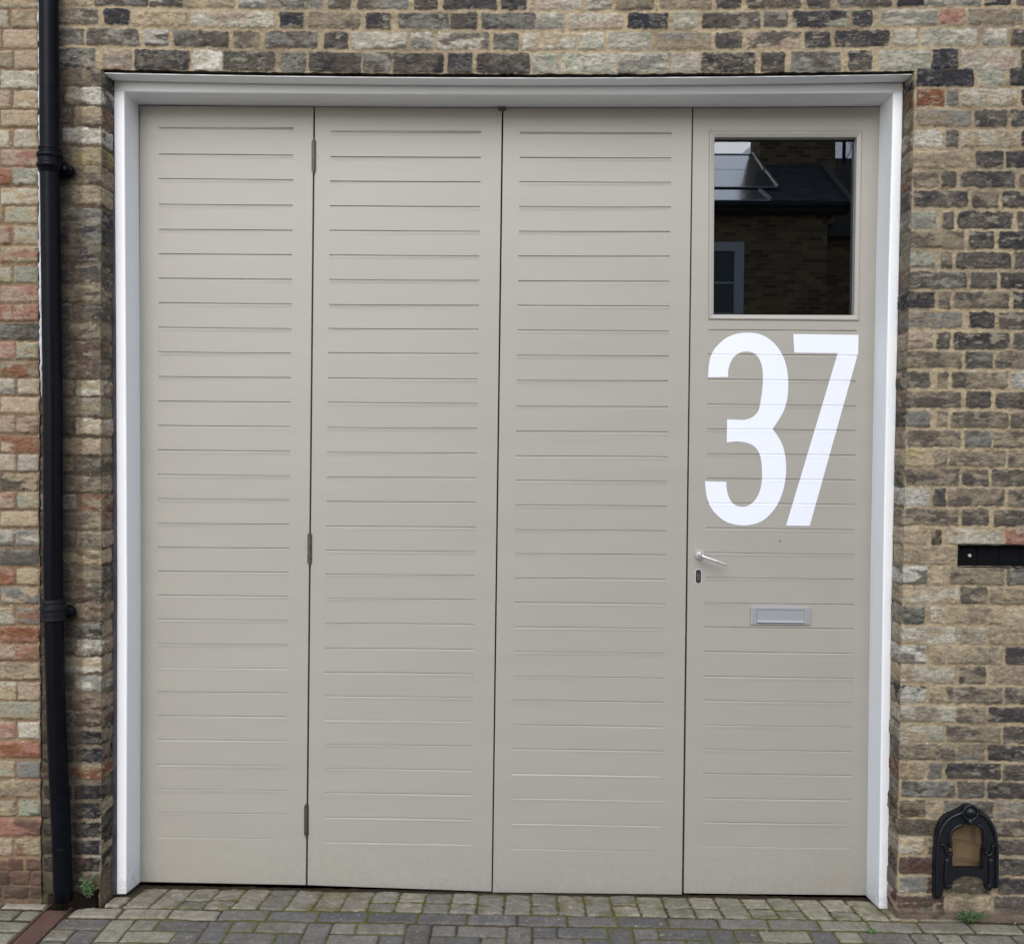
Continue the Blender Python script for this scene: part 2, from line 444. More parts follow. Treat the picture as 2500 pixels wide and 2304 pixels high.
B_NB = B_NEIGH + extend_rows(B_NEIGH, -XO, -1, 8, NEW) + new_rows(-XO, -1.79, nb_top+.012, 5.2, 9, NEW)
B_NB = [(a, min(b, -1.776), c, d, e) for a, b, c, d, e in B_NB if a < -1.80]

def field(xs, zs, bricks, mort, seed, recess=.006, crisp=0.0, rough=1.0):
    """height (towards the street, metres) and colour of brickwork on the grid xs, zs (unsagged z)"""
    X, Z = np.meshgrid(xs, zs, indexing='ij')
    g = fbm(X, Z, .012, .012, seed+1, 3)
    H = -recess + (fbm(X, Z, .05, .03, seed+2, 3)-.5)*.006 + (g-.5)*.0035
    mc = np.array([srgb(*c) for c in mort])
    t = sstep(.35, .68, fbm(X, Z, .30, .22, seed+3, 3))[..., None]
    C = mc[0]*(1-t)+mc[1]*t
    C = C*(.62+.72*fbm(X, Z, .014, .010, seed+4, 3))[..., None]
    st_ = sstep(.56, .72, fbm(X, Z, .11, .05, seed+6, 4))[..., None]*.55; C = C*(1-st_)+C*np.array((.62, .60, .60))*st_
    sp = vn(X, Z, .007, .006, seed+5) > .965
    C[sp] = srgb(215, 210, 198)
    dk = vn(X, Z, .009, .007, seed+55) > .972
    C[dk] *= .35; H[dk] -= .004
    rnd = np.random.RandomState(seed)
    for bi, (x0, x1, z0, z1, code) in enumerate(bricks):
        r = rnd.rand(12)
        i0, i1 = np.searchsorted(xs, x0-.012), np.searchsorted(xs, x1+.012); j0, j1 = np.searchsorted(zs, z0-.012), np.searchsorted(zs, z1+.012)
        if i1 <= i0 or j1 <= j0: continue
        x = X[i0:i1, j0:j1]; z = Z[i0:i1, j0:j1]; s = seed*131+bi
        ax = (x1-x0)/2; az = (z1-z0)/2; rad = .004+.006*r[0]*(1-crisp)
        # slightly skewed brick with worn corners
        px = np.abs(x-(x0+x1)/2)-ax+rad; pz = np.abs(z-(z0+z1)/2-(x-(x0+x1)/2)*(r[1]-.5)*.012)-az+rad
        sd = np.hypot(np.maximum(px, 0), np.maximum(pz, 0))+np.minimum(np.maximum(px, pz), 0)-rad
        amp = (.0135-.006*crisp)*rough
        sd = sd + (fbm(x, z, .022, .018, s+3, 3)-.5)*amp - .0006
        m = sstep(.0022, -.0022, sd)
        edge = sstep(0, -.010, sd)
        n1 = fbm(x, z, .055, .020, s+5, 4)            # long creases of hand-made bricks
        n2 = fbm(x, z, .020, .010, s+7, 3)
        crease = np.abs(n1-.5)*2
        h = (r[2]-.45)*.004 + (n2-.5)*.003*rough + (edge-1)*.0025 - sstep(.05, 0, crease)*.002*(r[3] > .55) + (n1-.5)*.0022
        cc = [np.array(srgb(*PAL[c])) for c in code]
        c1 = cc[0]; c2 = cc[-1]
        lv = .88+.24*r[4]
        tt = sstep(.44, .58, fbm(x, z, .05+.05*r[5], .022+.02*r[6], s+9, 5))[..., None]
        c = c1*(1-tt)+(c2*.85+c1*.15)*tt if len(code) > 1 else c1*np.ones(x.shape+(3,))
        c = c*lv*((.50+.24*crisp)+(1.0-.48*crisp)*fbm(x, z, .016, .007, s+8, 3)+(n1-.5)*.45*(1-.4*crisp))[..., None]
        rg = np.abs(fbm(x, z, .030, .0085, s+21, 3)-.5)*2; rg2 = np.abs(fbm(x, z, .045, .012, s+23, 3)-.5)*2
        sc = (1-.6*crisp)*sstep(.13, .02, rg)*(.20+.35*r[8])*sstep(.35, .6, fbm(x, z, .05, .05, s+25, 2)); c = c*(1-sc[..., None])+(np.array(srgb(176, 170, 158))*.8)*sc[..., None]; h = h+sc*.001
        dkc = sstep(.10, .01, rg2)*(.35+.4*r[9]); c = c*(1-dkc[..., None]*.6); h = h-dkc*.0022
        # grey bloom and mortar smears on worn bricks
        sm = sstep(.60, .74, fbm(x, z, .03, .014, s+11, 3))*(.2 if code[0] in 'X' else .55 if r[7] > .45 else .25)*(1-.6*crisp)
        c = c*(1-sm[..., None])+np.array(srgb(178, 168, 150))*sm[..., None]
        pit = vn(x, z, .008, .006, s+13) > .955
        c = np.where(pit[..., None], c*.5, c); h = h - pit*.0025
        lip = sstep(.30, .0, np.abs(sd+.001)/.006)*(fbm(x, z, .03, .03, s+15, 2) > .5)*.35
        c = c*(1-lip[..., None])+np.array(srgb(200, 188, 165))*lip[..., None]*1.0
        H[i0:i1, j0:j1] = H[i0:i1, j0:j1]*(1-m)+h*m
        C[i0:i1, j0:j1] = C[i0:i1, j0:j1]*(1-m[..., None])+c*m[..., None]
    return X, Z, H, np.clip(C, .004, .9)

class Surf:
    """collects grid patches into one mesh with a colour attribute"""
    def __init__(s): s.v = []; s.f = []; s.c = []; s.n = 0
    def add(s, P, C, flip=False, keep=None):
        a, b = P.shape[:2]; idx = np.arange(a*b).reshape(a, b)+s.n
        q = np.stack([idx[:-1, :-1], idx[1:, :-1], idx[1:, 1:], idx[:-1, 1:]], -1)
        if keep is not None: q = q[keep]
        q = q.reshape(-1, 4)
        if flip: q = q[:, ::-1]
        s.v.append(P.reshape(-1, 3)); s.c.append((C*ALB).reshape(-1, 3)); s.f.append(q); s.n += a*b
    def mesh(s, name='brickwork'):
        v = np.concatenate(s.v); f = np.concatenate(s.f); c = np.concatenate(s.c)
        used = np.zeros(len(v), bool); used[f.ravel()] = True; remap = np.cumsum(used)-1; v = v[used]; c = c[used]; f = remap[f]
        me = bpy.data.meshes.new(name); me.vertices.add(len(v)); me.vertices.foreach_set('co', v.astype(np.float32).ravel())
        me.loops.add(len(f)*4); me.polygons.add(len(f)); me.loops.foreach_set('vertex_index', f.ravel().astype(np.int32))
        me.polygons.foreach_set('loop_start', np.arange(0, len(f)*4, 4, dtype=np.int32)); me.polygons.foreach_set('loop_total', np.full(len(f), 4, np.int32))
        me.update(calc_edges=True); at_ = me.color_attributes.new('Col', 'FLOAT_COLOR', 'POINT')
        at_.data.foreach_set('color', np.concatenate([c, np.ones((len(c), 1))], 1).astype(np.float32).ravel())
        me.shade_smooth(); return me
def lin(*brk, step=.0035):
    out = []
    for a, b in zip(brk, brk[1:]):
        n = max(2, int(math.ceil((b-a)/step))+1); out.append(np.linspace(a, b, n)[:-1])
    return np.concatenate(out+[np.array([brk[-1]])])

# ------------------------------------------------------------------ main brick building
XL, XR = -1.540, 1.540
A = 0.1025                      # face of the timber frame behind the brick face
YD = 0.2368                     # face of the doors
VENT = (at(2343, 1356)[0], at(2343, 1356)[0]+.34, at(2420, 1382)[2], at(2420, 1331)[2])
NX0, NX1 = at(2302, 2060)[0], at(2417, 2060)[0]; NZ0, NZ1 = at(2360, 2125)[2], at(2360, 2004)[2]
WL, WR, WT = -1.80, 2.12, at(1250, -60)[2]
old = thing('brick_building', 'old building of sooty dark and pale buff bricks around the wide painted doorway', 'building', (0, 0, 0))
MORT = [(187, 169, 139), (169, 152, 127)]
MORTP = [(126, 112, 92), (86, 74, 62)]
sf = Surf()
def right_x(z):                 # the right pier's corner leans inwards a little on its way down, as at(...) shows
    return np.interp(z, [0, 1.2, 2.2, 3.2446], [at(2192, 2180)[0], at(2205, 1400)[0], at(2218, 850)[0], at(2235, 172)[0]])
def left_x(z):
    return np.interp(z, [0, 1.2, 2.2, 3.2446], [at(244, 2140)[0], at(247, 1500)[0], at(245, 850)[0], at(247, 170)[0]])
# lintel strip
xs = lin(WL, WR); zs = lin(ZB, WT)
X, Z, H, C = field(xs, zs, B_MAIN, MORT, 11, .005)
Zr = Z - sag(X, Z) + np.where(Z <= ZB+1e-6, (fbm(X, Z*0, .03, 1, 77, 2)-.5)*.006*(np.abs(X) < 1.52), 0)
sf.add(np.stack([X, -H, Zr], -1), C)
SX, SZ, SH = xs, Zr[:, 0], H[:, 0]
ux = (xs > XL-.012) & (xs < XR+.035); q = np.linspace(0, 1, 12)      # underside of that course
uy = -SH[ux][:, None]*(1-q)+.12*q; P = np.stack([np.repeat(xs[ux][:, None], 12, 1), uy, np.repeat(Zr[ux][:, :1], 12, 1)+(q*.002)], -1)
sf.add(P, np.repeat(C[ux][:, :1], 12, 1)*.22, flip=True)  # brick colour cut to near-black, painting in the shadow gap above the board
for xa_, xb_ in ((WL, XL-.012), (XR+.03, WR)):        # bed joint behind the lintel's springing
    P = np.array([[[xa_, .013, ZB-.03], [xa_, .013, ZB+.03]], [[xb_, .013, ZB-.03], [xb_, .013, ZB+.03]]]); sf.add(P, np.full((2, 2, 3), .12))
# left pier and the strip behind the pipe
zs = lin(-.05, ZB)
xs = lin(WL, XL)
X, Z, H, C = field(xs, zs, B_PIER, MORTP, 21, .005, rough=1.15)
_, _, H2, C2 = field(xs, zs, B_PIER, [(160, 150, 134), (128, 116, 100)], 21, .005, rough=1.15)
wz = sstep(1.0, .75, Z)[..., None]; C = C*(1-wz)+C2*wz
base = sstep(.17, .12, Z + (fbm(X, Z, .08, .08, 3, 2)-.5)*.05)[..., None]
C = C*(1-base)+np.array(srgb(100, 90, 76))*(.6+.8*fbm(X, Z, .03, .03, 71, 3))[..., None]*base
hole_p = (Z < .068+(fbm(X, Z, .05, .05, 79, 3)-.5)*.05) & (X > -1.75) & (X < -1.555+(fbm(X, Z, .04, .03, 78, 2)-.5)*.04)
gm = sstep(.5, .7, fbm(X, Z, .10, .10, 72, 3))[..., None]*base; C = C*(1-gm)+np.array(srgb(88, 96, 62))*gm
H = H + (fbm(X, Z, .06, .06, 73, 3)-.5)*.02*base[..., 0]
lime = (sstep(.60, .70, fbm(X, Z, .05, .03, 74, 4))*(.2+.3*sstep(.7, 1.0, Z)))[..., None]; C = C*(1-lime)+np.array(srgb(150, 138, 118))*lime
C[hole_p] = .012; H = np.where(hole_p, -.12, H)
ch = sstep(at(205, 100)[0], at(205, 100)[0]-.02, X)*.6       # darker brown tint towards the corner behind the pipe
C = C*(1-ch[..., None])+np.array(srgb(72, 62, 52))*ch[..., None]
lx = left_x(Z[0]); tt = (X-WL)/(XL-WL); Xw = WL+tt*(lx-WL)
sf.add(np.stack([Xw, -H, Z], -1), C); LH, LC, LXc = H[-1], C[-1], lx
# right wall
xs = lin(XR, NX0, NX1, VENT[0], WR) if NX1 < VENT[0] else lin(XR, *sorted([NX0, NX1, VENT[0]]), WR)
zs = lin(-.05, NZ0, NZ1, VENT[2], VENT[3], ZB)
X, Z, H, C = field(xs, zs, B_RIGHT+extend_rows(B_RIGHT, WR+.3, 1, 5, OLD), MORT, 31, .0045)
low = sstep(1.5, .5, Z)[..., None]
base = sstep(.075, .04, Z + (fbm(X, Z, .08, .05, 3, 2)-.5)*.03)[..., None]
C = C*(1-base)+np.array(srgb(128, 112, 98))*(.6+.8*fbm(X, Z, .04, .02, 75, 3))[..., None]*base
gr = (sstep(.62, .75, fbm(X, Z, .12, .06, 76, 3))*sstep(.25, .05, Z)*.7)[..., None]; C = C*(1-gr)+np.array(srgb(74, 76, 52))*gr
H = H*(1-.4*base[..., 0]) + .006*base[..., 0]
rx = right_x(Z[0]); tt = (WR-X)/(WR-XR); Xw = WR-tt*(WR-rx)
xm, zm = (X[:-1, :-1]+X[1:, 1:])/2, (Z[:-1, :-1]+Z[1:, 1:])/2
keep = ~((xm > NX0) & (xm < NX1) & (zm > NZ0) & (zm < NZ1)) & ~((xm > VENT[0]) & (xm < VENT[1]) & (zm > VENT[2]) & (zm < VENT[3]))
vx0 = Xw[np.argmin(np.abs(xs-VENT[0])), len(zs)//2]; nx0 = Xw[np.argmin(np.abs(xs-NX0)), 20]; nx1 = Xw[np.argmin(np.abs(xs-NX1)), 20]
sf.add(np.stack([Xw, -H, Z], -1), C, keep=keep); RH, RC = H[0], C[0]
wall_zs = zs
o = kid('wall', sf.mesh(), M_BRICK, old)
# brick reveals either side of the opening
def reveal(zs, xc, h0, c0, sgn, seed, bricks, mort):
    sf = Surf(); n = 34; ys = np.linspace(0, .125, n)
    rb = []
    for k, (x0, x1, z0, z1, code) in enumerate(bricks):
        corner = (abs(x1-xc.mean()) < .05) if sgn > 0 else (abs(x0-xc.mean()) < .05)
        if corner: rb.append((-.02, .098 if (x1-x0) > .15 else .2, z0, z1, code[0]+random.Random(k).choice('BDTPA')))
    Y, Z, H, C = field(ys, zs, rb, mort, seed, .005)
    fade = np.clip(Y/.012, 0, 1); H = H*fade - .004*(1-fade)
    C = C*fade[..., None]+c0[None]*(1-fade[..., None])
    Yw = -h0[None]*(1-Y/.125)+Y
    P = np.stack([xc[None]+sgn*(H+.004)*fade, Yw, Z], -1)
    sf.add(P, C, flip=(sgn < 0)); return sf.mesh('reveal')
kid('reveal', reveal(lin(-.05, ZB), LXc, LH, LC, 1, 41, B_PIER, MORTP), M_BRICK, old)
kid('reveal', reveal(wall_zs, rx, RH, RC, -1, 42, B_RIGHT, [(150, 132, 110), (120, 104, 90)]), M_BRICK, old)
# walling beyond the photograph
sf = Surf()
xs = lin(WR, XO, step=.011); zs = lin(-.05, WT, step=.011); X, Z, H, C = field(xs, zs, B_MAIN, MORT, 11, .005)
sf.add(np.stack([X, -H, Z], -1), C, keep=~(((X[:-1, :-1]+X[1:, 1:])/2 < VENT[1]) & ((Z[:-1, :-1]+Z[1:, 1:])/2 > VENT[2]) & ((Z[:-1, :-1]+Z[1:, 1:])/2 < VENT[3])))
xs = lin(WL, XO, step=.011); zs = lin(WT, 5.2, step=.011); X, Z, H, C = field(xs, zs, B_MAIN, MORT, 11, .005)
sf.add(np.stack([X, -H, Z-sag(X, Z)], -1), C)
kid('outer_wall', sf.mesh(), M_BRICK, old)
# dark garage behind the doors
bm = bmesh.new(); box(bm, -1.60, 1.62, .30, 3.2, -.03, 3.3)
bmesh.ops.delete(bm, geom=[f for f in bm.faces if abs(f.calc_center_median().y-.30) < .01], context='FACES')
me = bpy.data.meshes.new('m'); bm.to_mesh(me); bm.free()
kid('interior', me, mat('dim interior', (.05, .048, .045), .9), old)
# hole for the boot scraper
bm = bmesh.new()
dep = .11
n = 14
for k in range(n):                                                # lining: a rounded pocket
    pass
def pocket(bm, x0, x1, z0, z1, y0, y1):
    pts = []
    for k in range(9):
        a = math.pi*k/8; pts.append(((x0+x1)/2-(x1-x0)/2*math.cos(a), y0+(y1-y0)*(math.sin(a)**.6)))
    lo = [bm.verts.new((x, y, z0)) for x, y in pts]; hi = [bm.verts.new((x, y, z1)) for x, y in pts]
    for i in range(8): bm.faces.new([lo[i], lo[i+1], hi[i+1], hi[i]])
    bm.faces.new(lo); bm.faces.new(hi[::-1])
pocket(bm, nx0-.002, nx1+.002, NZ0-.002, NZ1+.002, -.004, dep)
me = bpy.data.meshes.new('m'); bm.to_mesh(me); bm.free()
kid('niche', me, M_NICHE, old)

# vent slot
v = thing('wall_vent', 'black metal slot recessed in the brick wall right of the doors, with one pale screw', 'vent', ((VENT[0]+VENT[1])/2, .03, VENT[2]))
bm = bmesh.new(); x0, x1, z0, z1 = vx0-.001, VENT[1]+.002, VENT[2]-.002, VENT[3]+.002
box(bm, x0, x1, .034, .038, z0, z1)
kid('back_plate', bm_me(bm), M_VENT, v)
bm = bmesh.new(); box(bm, x0-.003, x0, -.002, .05, z0, z1); box(bm, x1, x1+.003, -.002, .05, z0, z1); box(bm, x0, x1, -.001, .034, z1, z1+.003); box(bm, x0, x1, -.001, .034, z0-.003, z0)
box(bm, x0, x1, .022, .034, z0, z0+.012)
for k in range(1, 4): box(bm, x0+k*.083, x0+k*.083+.003, .030, .034, z0+.012, z1)
kid('surround', bm_me(bm), M_VENT, v)
c = at(2367, 1356, .03)
bm = bmesh.new(); tube(bm, [(c[0], .034, c[2]), (c[0], .027, c[2]), (c[0], .0255, c[2])], [.0062, .0062, .004], 14)
kid('screw', bm_me(bm), mat('screw', srgb(190, 188, 182), .4, .3), v)

# ------------------------------------------------------------------ neighbouring building
nb = thing('neighbour_building', 'building of buff, pink and red bricks left of the black drainpipe', 'building', (-3, 0, 0))
NBX = -1.775
sf = Surf(); xs = lin(-2.3, NBX); zs = lin(-.05, WT)
X, Z, H, C = field(xs, zs, B_NB, [(150, 126, 102), (134, 112, 92)], 51, .008, crisp=.8)
base = sstep(.19, .15, Z + (fbm(X, Z, .08, .08, 3, 2)-.5)*.04)[..., None]
C = C*(1-.55*base)+np.array(srgb(88, 70, 60))*(.6+.8*fbm(X, Z, .03, .03, 71, 3))[..., None]*.55*base
H = H + (fbm(X, Z, .07, .05, 73, 3)-.6)*.016*base[..., 0]
Xe = X + np.where(X > NBX-.02, (X-NBX+.02)/.02*(fbm(X*0+1, Z, 1, .05, 91, 3)-.5)*.010, 0)
sf.add(np.stack([Xe, -.012-H, Z], -1), C)
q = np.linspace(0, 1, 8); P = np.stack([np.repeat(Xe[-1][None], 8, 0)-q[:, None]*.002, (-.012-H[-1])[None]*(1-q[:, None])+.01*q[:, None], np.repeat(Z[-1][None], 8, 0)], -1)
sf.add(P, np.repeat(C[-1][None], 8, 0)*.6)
kid('wall', sf.mesh(), M_BRICK2, nb)
sf = Surf(); xs = lin(-XO, -2.3, step=.011); zs = lin(-.05, WT, step=.011); X, Z, H, C = field(xs, zs, B_NB, [(150, 126, 102), (134, 112, 92)], 51, .008, crisp=.8)
sf.add(np.stack([X, -.012-H, Z], -1), C)
xs = lin(-XO, NBX, step=.011); zs = lin(WT, 5.2, step=.011); X, Z, H, C = field(xs, zs, B_NB, [(150, 126, 102), (134, 112, 92)], 51, .008, crisp=.8)
sf.add(np.stack([X, -.012-H, Z], -1), C)
kid('outer_wall', sf.mesh(), M_BRICK2, nb)
# white filler squeezed into the joint between the two buildings
bm = bmesh.new(); rnd = random.Random(3); pts = []; rr = []
zc = at(103, 970)[2]; z = zc
while z < WT+1.2:
    k = (z-zc); pts.append((np.interp(z, [0, 3.5], [-1.760, -1.764])+rnd.uniform(-.0016, .0016), -.012+rnd.uniform(-.003, .003), z)); rr.append(  .0072*min(1, .3+k*3)*rnd.uniform(.7, 1.25)); z += .014
tube(bm, pts, rr, 8)
kid('filler_strip', bm_me(bm), M_CAULK, nb, True)

# ------------------------------------------------------------------ ground
def gz(Y): return np.where(Y > 0, .022-.145*np.minimum(Y, .26), .022)
PV = []   # pavers: x0,x1,y0,y1,kind
rnd = random.Random(12)
x = -1.351-.106*2
while x < 1.62:                  # worn setts against the doors
    wd = .106; k = rnd.random(); kind = 'o' if x > .55 else 's'
    if x > -1.46:
        if k < .45:
            s = rnd.uniform(.07, .095); PV.append((x+.004, x+wd-.004, -.014, s-.006, kind)); PV.append((x+.004, x+wd-.004, s+.003, .21, kind))
        else: PV.append((x+.004, x+wd-.004, -.014, .21, kind))
    elif x > -1.75: PV.append((x+.004, x+wd-.004, -.014, .09, 's'))
    x += wd
x = -1.247-.19*2
XCH0, XCH1 = -1.738, -1.645     # drain channel across the paving
while x < 2.6:
    a, b = max(x, XCH1+.006), x+.185
    if b-a > .04: PV.append((a+.002, b-.002, -.097, -.023, 'p' if (x < -1.2 or x > 1.2) else ('d' if x < .6 else 'e')))
    x += .19
PV.append((1.62, 1.80, -.014, .16, 'p')); 
for i in range(-22, 48):         # herringbone
    for j in range(-8, 1):
        m = (i-j) % 4; u = .0935; ux, uy = -1.64+i*u, -.103-.081*0-(-j)*.083
        if m == 0: r = (ux, ux+2*u, uy-.083, uy)
        elif m == 3: r = (ux, ux+u, uy-.083, uy+.083)
        else: continue
        if r[3] > -.09: r = (r[0], r[1], r[2], -.103)
        if r[0] < XCH1: r = (max(r[0], XCH1+.004), r[1], r[2], r[3])
        if r[1]-r[0] < .03 or r[1] > 2.7: continue
        kind = 'h' if -1.3 < r[0] < .9 else rnd.choice('ph')
        PV.append((r[0]+.0035, r[1]-.0035, r[2]+.0035, r[3]-.0035, kind))
for row, (ya, yb) in enumerate([(-.04, .01), (-.125, -.047), (-.21, -.132), (-.30, -.217), (-.39, -.307), (-.48, -.397)]):   # blocks along the neighbour's wall
    x = -2.7+(row % 2)*.1
    while x < XCH0-.02:
        b = min(x+.19, XCH0-.008)
        if b-x > .03: PV.append((x+.003, b-.003, ya+.003, yb-.003, 'c'))
        x += .195
PC = dict(s=[(158,153,143),(144,140,132),(164,158,145)], o=[(172,168,150),(158,155,140),(180,175,156)], d=[(122,120,120),(114,112,114),(132,129,126)], e=[(140,136,132),(128,124,121)],
          p=[(162,157,144),(150,146,135)], h=[(132,129,126),(120,118,117),(142,138,132)], c=[(170,167,152),(158,155,142)])
xs = lin(-2.7, XCH0, XCH1, 2.7, step=.0048); ys = lin(-.5, .262, step=.0042)
X, Y = np.meshgrid(xs, ys, indexing='ij')
Hh = -.0065+(fbm(X, Y, .02, .02, 5, 3)-.5)*.006
C = np.array(srgb(78, 68, 54))*(.6+.8*fbm(X, Y, .02, .02, 6, 3))[..., None]
mo = sstep(.32, .48, fbm(X, Y, .22, .16, 7, 3))*sstep(-1.5, -1.2, X)*sstep(2.2, 1.2, X)*sstep(.225, .19, Y); moss = mo
C = C*(1-mo[..., None])+np.array(srgb(98, 98, 40))*(.7+.6*fbm(X, Y, .01, .01, 8, 2))[..., None]*mo[..., None]
orr = sstep(.70, .76, fbm(X, Y, .12, .12, 9, 2))*mo; C = C*(1-orr[..., None])+np.array(srgb(120, 92, 44))*orr[..., None]
Hh = Hh + mo*.005
rs = np.random.RandomState(4)
for bi, (x0, x1, y0, y1, kind) in enumerate(PV):
    i0, i1 = np.searchsorted(xs, x0-.012), np.searchsorted(xs, x1+.012); j0, j1 = np.searchsorted(ys, y0-.012), np.searchsorted(ys, y1+.012)
    r = rs.rand(8)
    if i1 <= i0 or j1 <= j0: continue
    xx, yy = X[i0:i1, j0:j1], Y[i0:i1, j0:j1]; worn = kind in 'so'
    rad = .009 if worn else .004; ax, ay = (x1-x0)/2, (y1-y0)/2
    px = np.abs(xx-(x0+x1)/2)-ax+rad; py = np.abs(yy-(y0+y1)/2)-ay+rad
    sd = np.hypot(np.maximum(px, 0), np.maximum(py, 0))+np.minimum(np.maximum(px, py), 0)-rad
    s = 900+bi*7; sd = sd+(fbm(xx, yy, .02, .02, s, 3)-.5)*(.013 if worn else .005)
    m = sstep(.002, -.003, sd)
    h = (r[0]-.5)*(.006 if worn else .003)+(fbm(xx, yy, .03, .03, s+1, 3)-.5)*(.010 if worn else .003)-(1-sstep(0, -.009, sd))*.004+(r[1]-.5)*.03*(xx-x0)
    base_c = np.array(srgb(*PC[kind][int(r[2]*len(PC[kind]))]))*(.88+.24*r[3])
    c = base_c*(.72+.56*fbm(xx, yy, .016, .016, s+2, 3))[..., None]
    st = sstep(.55, .75, fbm(xx, yy, .06, .06, s+4, 3))[..., None]*.45; c = c*(1-st)+base_c*.62*st
    gsh = (sstep(.52, .72, fbm(xx, yy, .07, .07, 33, 3))*(.55 if worn else .22)*sstep(-.05, .0, sd+.012))[..., None]; c = c*(1-gsh)+np.array(srgb(112, 110, 62))*gsh
    fl = vn(xx, yy, .008, .008, s+3) > .965; c = np.where(fl[..., None], np.array(srgb(205, 200, 190)), c)
    Hh[i0:i1, j0:j1] = Hh[i0:i1, j0:j1]*(1-m)+h*m; C[i0:i1, j0:j1] = C[i0:i1, j0:j1]*(1-m[..., None])+c*m[..., None]
hole = (X > XCH0-.03) & (X < -1.50) & (Y > -.045)
chn = (X > XCH0) & (X < XCH1) & (Y < -.0)
Zg = gz(Y)+Hh; Zg = np.where(chn, gz(Y)-.03, Zg)
pit = (X > XCH0-.01) & (X < -1.525) & (Y+(fbm(X, Y, .05, .05, 2, 2)-.5)*.03 > -.052+np.maximum(X+1.66, 0)*.30) & (Y < .13)
Zg = np.where(pit, -.12, Zg); C = np.where((pit | chn)[..., None], np.array((.02, .018, .015)), C)
sf = Surf(); sf.add(np.stack([X, Y, Zg], -1), np.clip(C*np.array((1.04, 1.01, .98)), .004, .9))
pv = link('pavement', sf.mesh('paving'), M_PAVE); pv['kind'] = 'structure'
# street on to the far side
m = bpy.data.materials.new('street blocks'); m.use_nodes = True; n = m.node_tree; p = n.nodes['Principled BSDF']; p.inputs['Roughness'].default_value = .9
tc = n.nodes.new('ShaderNodeTexCoord'); bt = n.nodes.new('ShaderNodeTexBrick'); bt.inputs['Scale'].default_value = 1
bt.inputs['Brick Width'].default_value = .19; bt.inputs['Row Height'].default_value = .093; bt.inputs['Mortar Size'].default_value = .005
bt.inputs['Color1'].default_value = (*srgb(138, 134, 127), 1); bt.inputs['Color2'].default_value = (*srgb(118, 116, 112), 1); bt.inputs['Mortar'].default_value = (*srgb(72, 66, 48), 1)
n.links.new(tc.outputs['Object'], bt.inputs['Vector'])
nz = n.nodes.new('ShaderNodeTexNoise'); nz.inputs['Scale'].default_value = 40; nz.inputs['Detail'].default_value = 6; n.links.new(tc.outputs['Object'], nz.inputs['Vector'])
mr = n.nodes.new('ShaderNodeMapRange'); mr.inputs[3].default_value = .6; mr.inputs[4].default_value = 1.4; n.links.new(nz.outputs['Fac'], mr.inputs[0])
vm = n.nodes.new('ShaderNodeVectorMath'); vm.operation = 'SCALE'; n.links.new(bt.outputs['Color'], vm.inputs[0]); n.links.new(mr.outputs[0], vm.inputs['Scale']); n.links.new(vm.outputs[0], p.inputs['Base Color'])
bp = n.nodes.new('ShaderNodeBump'); bp.inputs['Distance'].default_value = .006; bp.inputs['Strength'].default_value = .6; n.links.new(bt.outputs['Fac'], bp.inputs['Height']); bp.invert = True; n.links.new(bp.outputs[0], p.inputs['Normal'])
me = me_from([(-40, -.5, .019), (-40, -60, .019), (40, -60, .019), (40, -.5, .019), (-2.7, -.5, .019), (-2.7, 30, .019), (-40, 30, .019), (2.7, -.5, .019), (2.7, 30, .019), (40, 30, .019), (-2.7, .262, -.02), (2.7, .262, -.02)],
             [(0, 1, 2, 3), (0, 4, 5, 6), (7, 3, 9, 8), ])
st = link('street', me, m); st['kind'] = 'structure'
# rusty channel cover
ch = thing('drain_channel', 'rusty iron channel cover crossing the paving below the drainpipe', 'drain cover', ((XCH0+XCH1)/2, -.25, .02))
bm = bmesh.new(); box(bm, XCH0+.006, XCH1-.006, -.9, -.046, .004, .0195)
o = bevel(kid('cover', bm_me(bm), M_RUST, ch), .002)
bm = bmesh.new(); box(bm, XCH0-.002, XCH0+.003, -.9, -.0, .0, .022); box(bm, XCH1-.003, XCH1+.002, -.9, -.02, .0, .022)
kid('frame', bm_me(bm), M_RUST, ch)

# ------------------------------------------------------------------ white timber door frame
fr = thing('door_frame', 'white painted timber frame lining the wide brick doorway', 'door frame', (0, A, 0))
def P2(u, v, Y): q = at(u, v, Y); return (q[0], q[2])
def slab(pts_front, y0, y1):
    """solid from an (x,z) outline; y0 front, y1 back"""
    bm = bmesh.new(); prism(bm, pts_front, y0, y1); return bm_me(bm)
yb = YD+.055
fo = [P2(277, 200, A), P2(282, 850, A), P2(285, 1400, A), P2(284, 2183, A)]; fi = [P2(303, 224, A), P2(307, 850, A), P2(310, 1500, A), P2(308, 2183, A)]
so_ = [P2(2206, 200, A), P2(2195, 700, A), P2(2178, 1500, A), P2(2170, 2219, A)]; si = [P2(2181, 227, A), P2(2169, 700, A), P2(2157, 1350, A), P2(2146, 2219, A)]
zhl, zhr = at(303, 224, A)[2], at(2181, 227, A)[2]; zol, zor = at(277, 193, A)[2], at(2206, 199, A)[2]
def foot(poly, zf):             # carry the foot of a jamb down to the paving
    return poly
jl = [(fo[0][0], zhl+.02)]+fo[1:]+[fi[3]]+fi[2:0:-1]+[(fi[0][0], zhl+.02)]
jr = [(si[0][0], zhr+.02)]+si[1:]+[so_[3]]+so_[2:0:-1]+[(so_[0][0], zhr+.02)]
def jamb(poly, name):
    me = slab(poly, A, yb)
    for vv in me.vertices:      # back of the foot follows the paving down to the door
        if vv.co.z < .1 and vv.co.y > A+.01: vv.co.z -= .024
    o = kid(name, me, M_WHITE, fr); bevel(o, .006, 3, 40); return o
jamb(jl, 'jamb'); jamb(jr, 'jamb')
def sagx(x): return .0115*max(0, 1-(x/1.55)**2)
N = 24; hx0, hx1 = fo[0][0], so_[0][0]
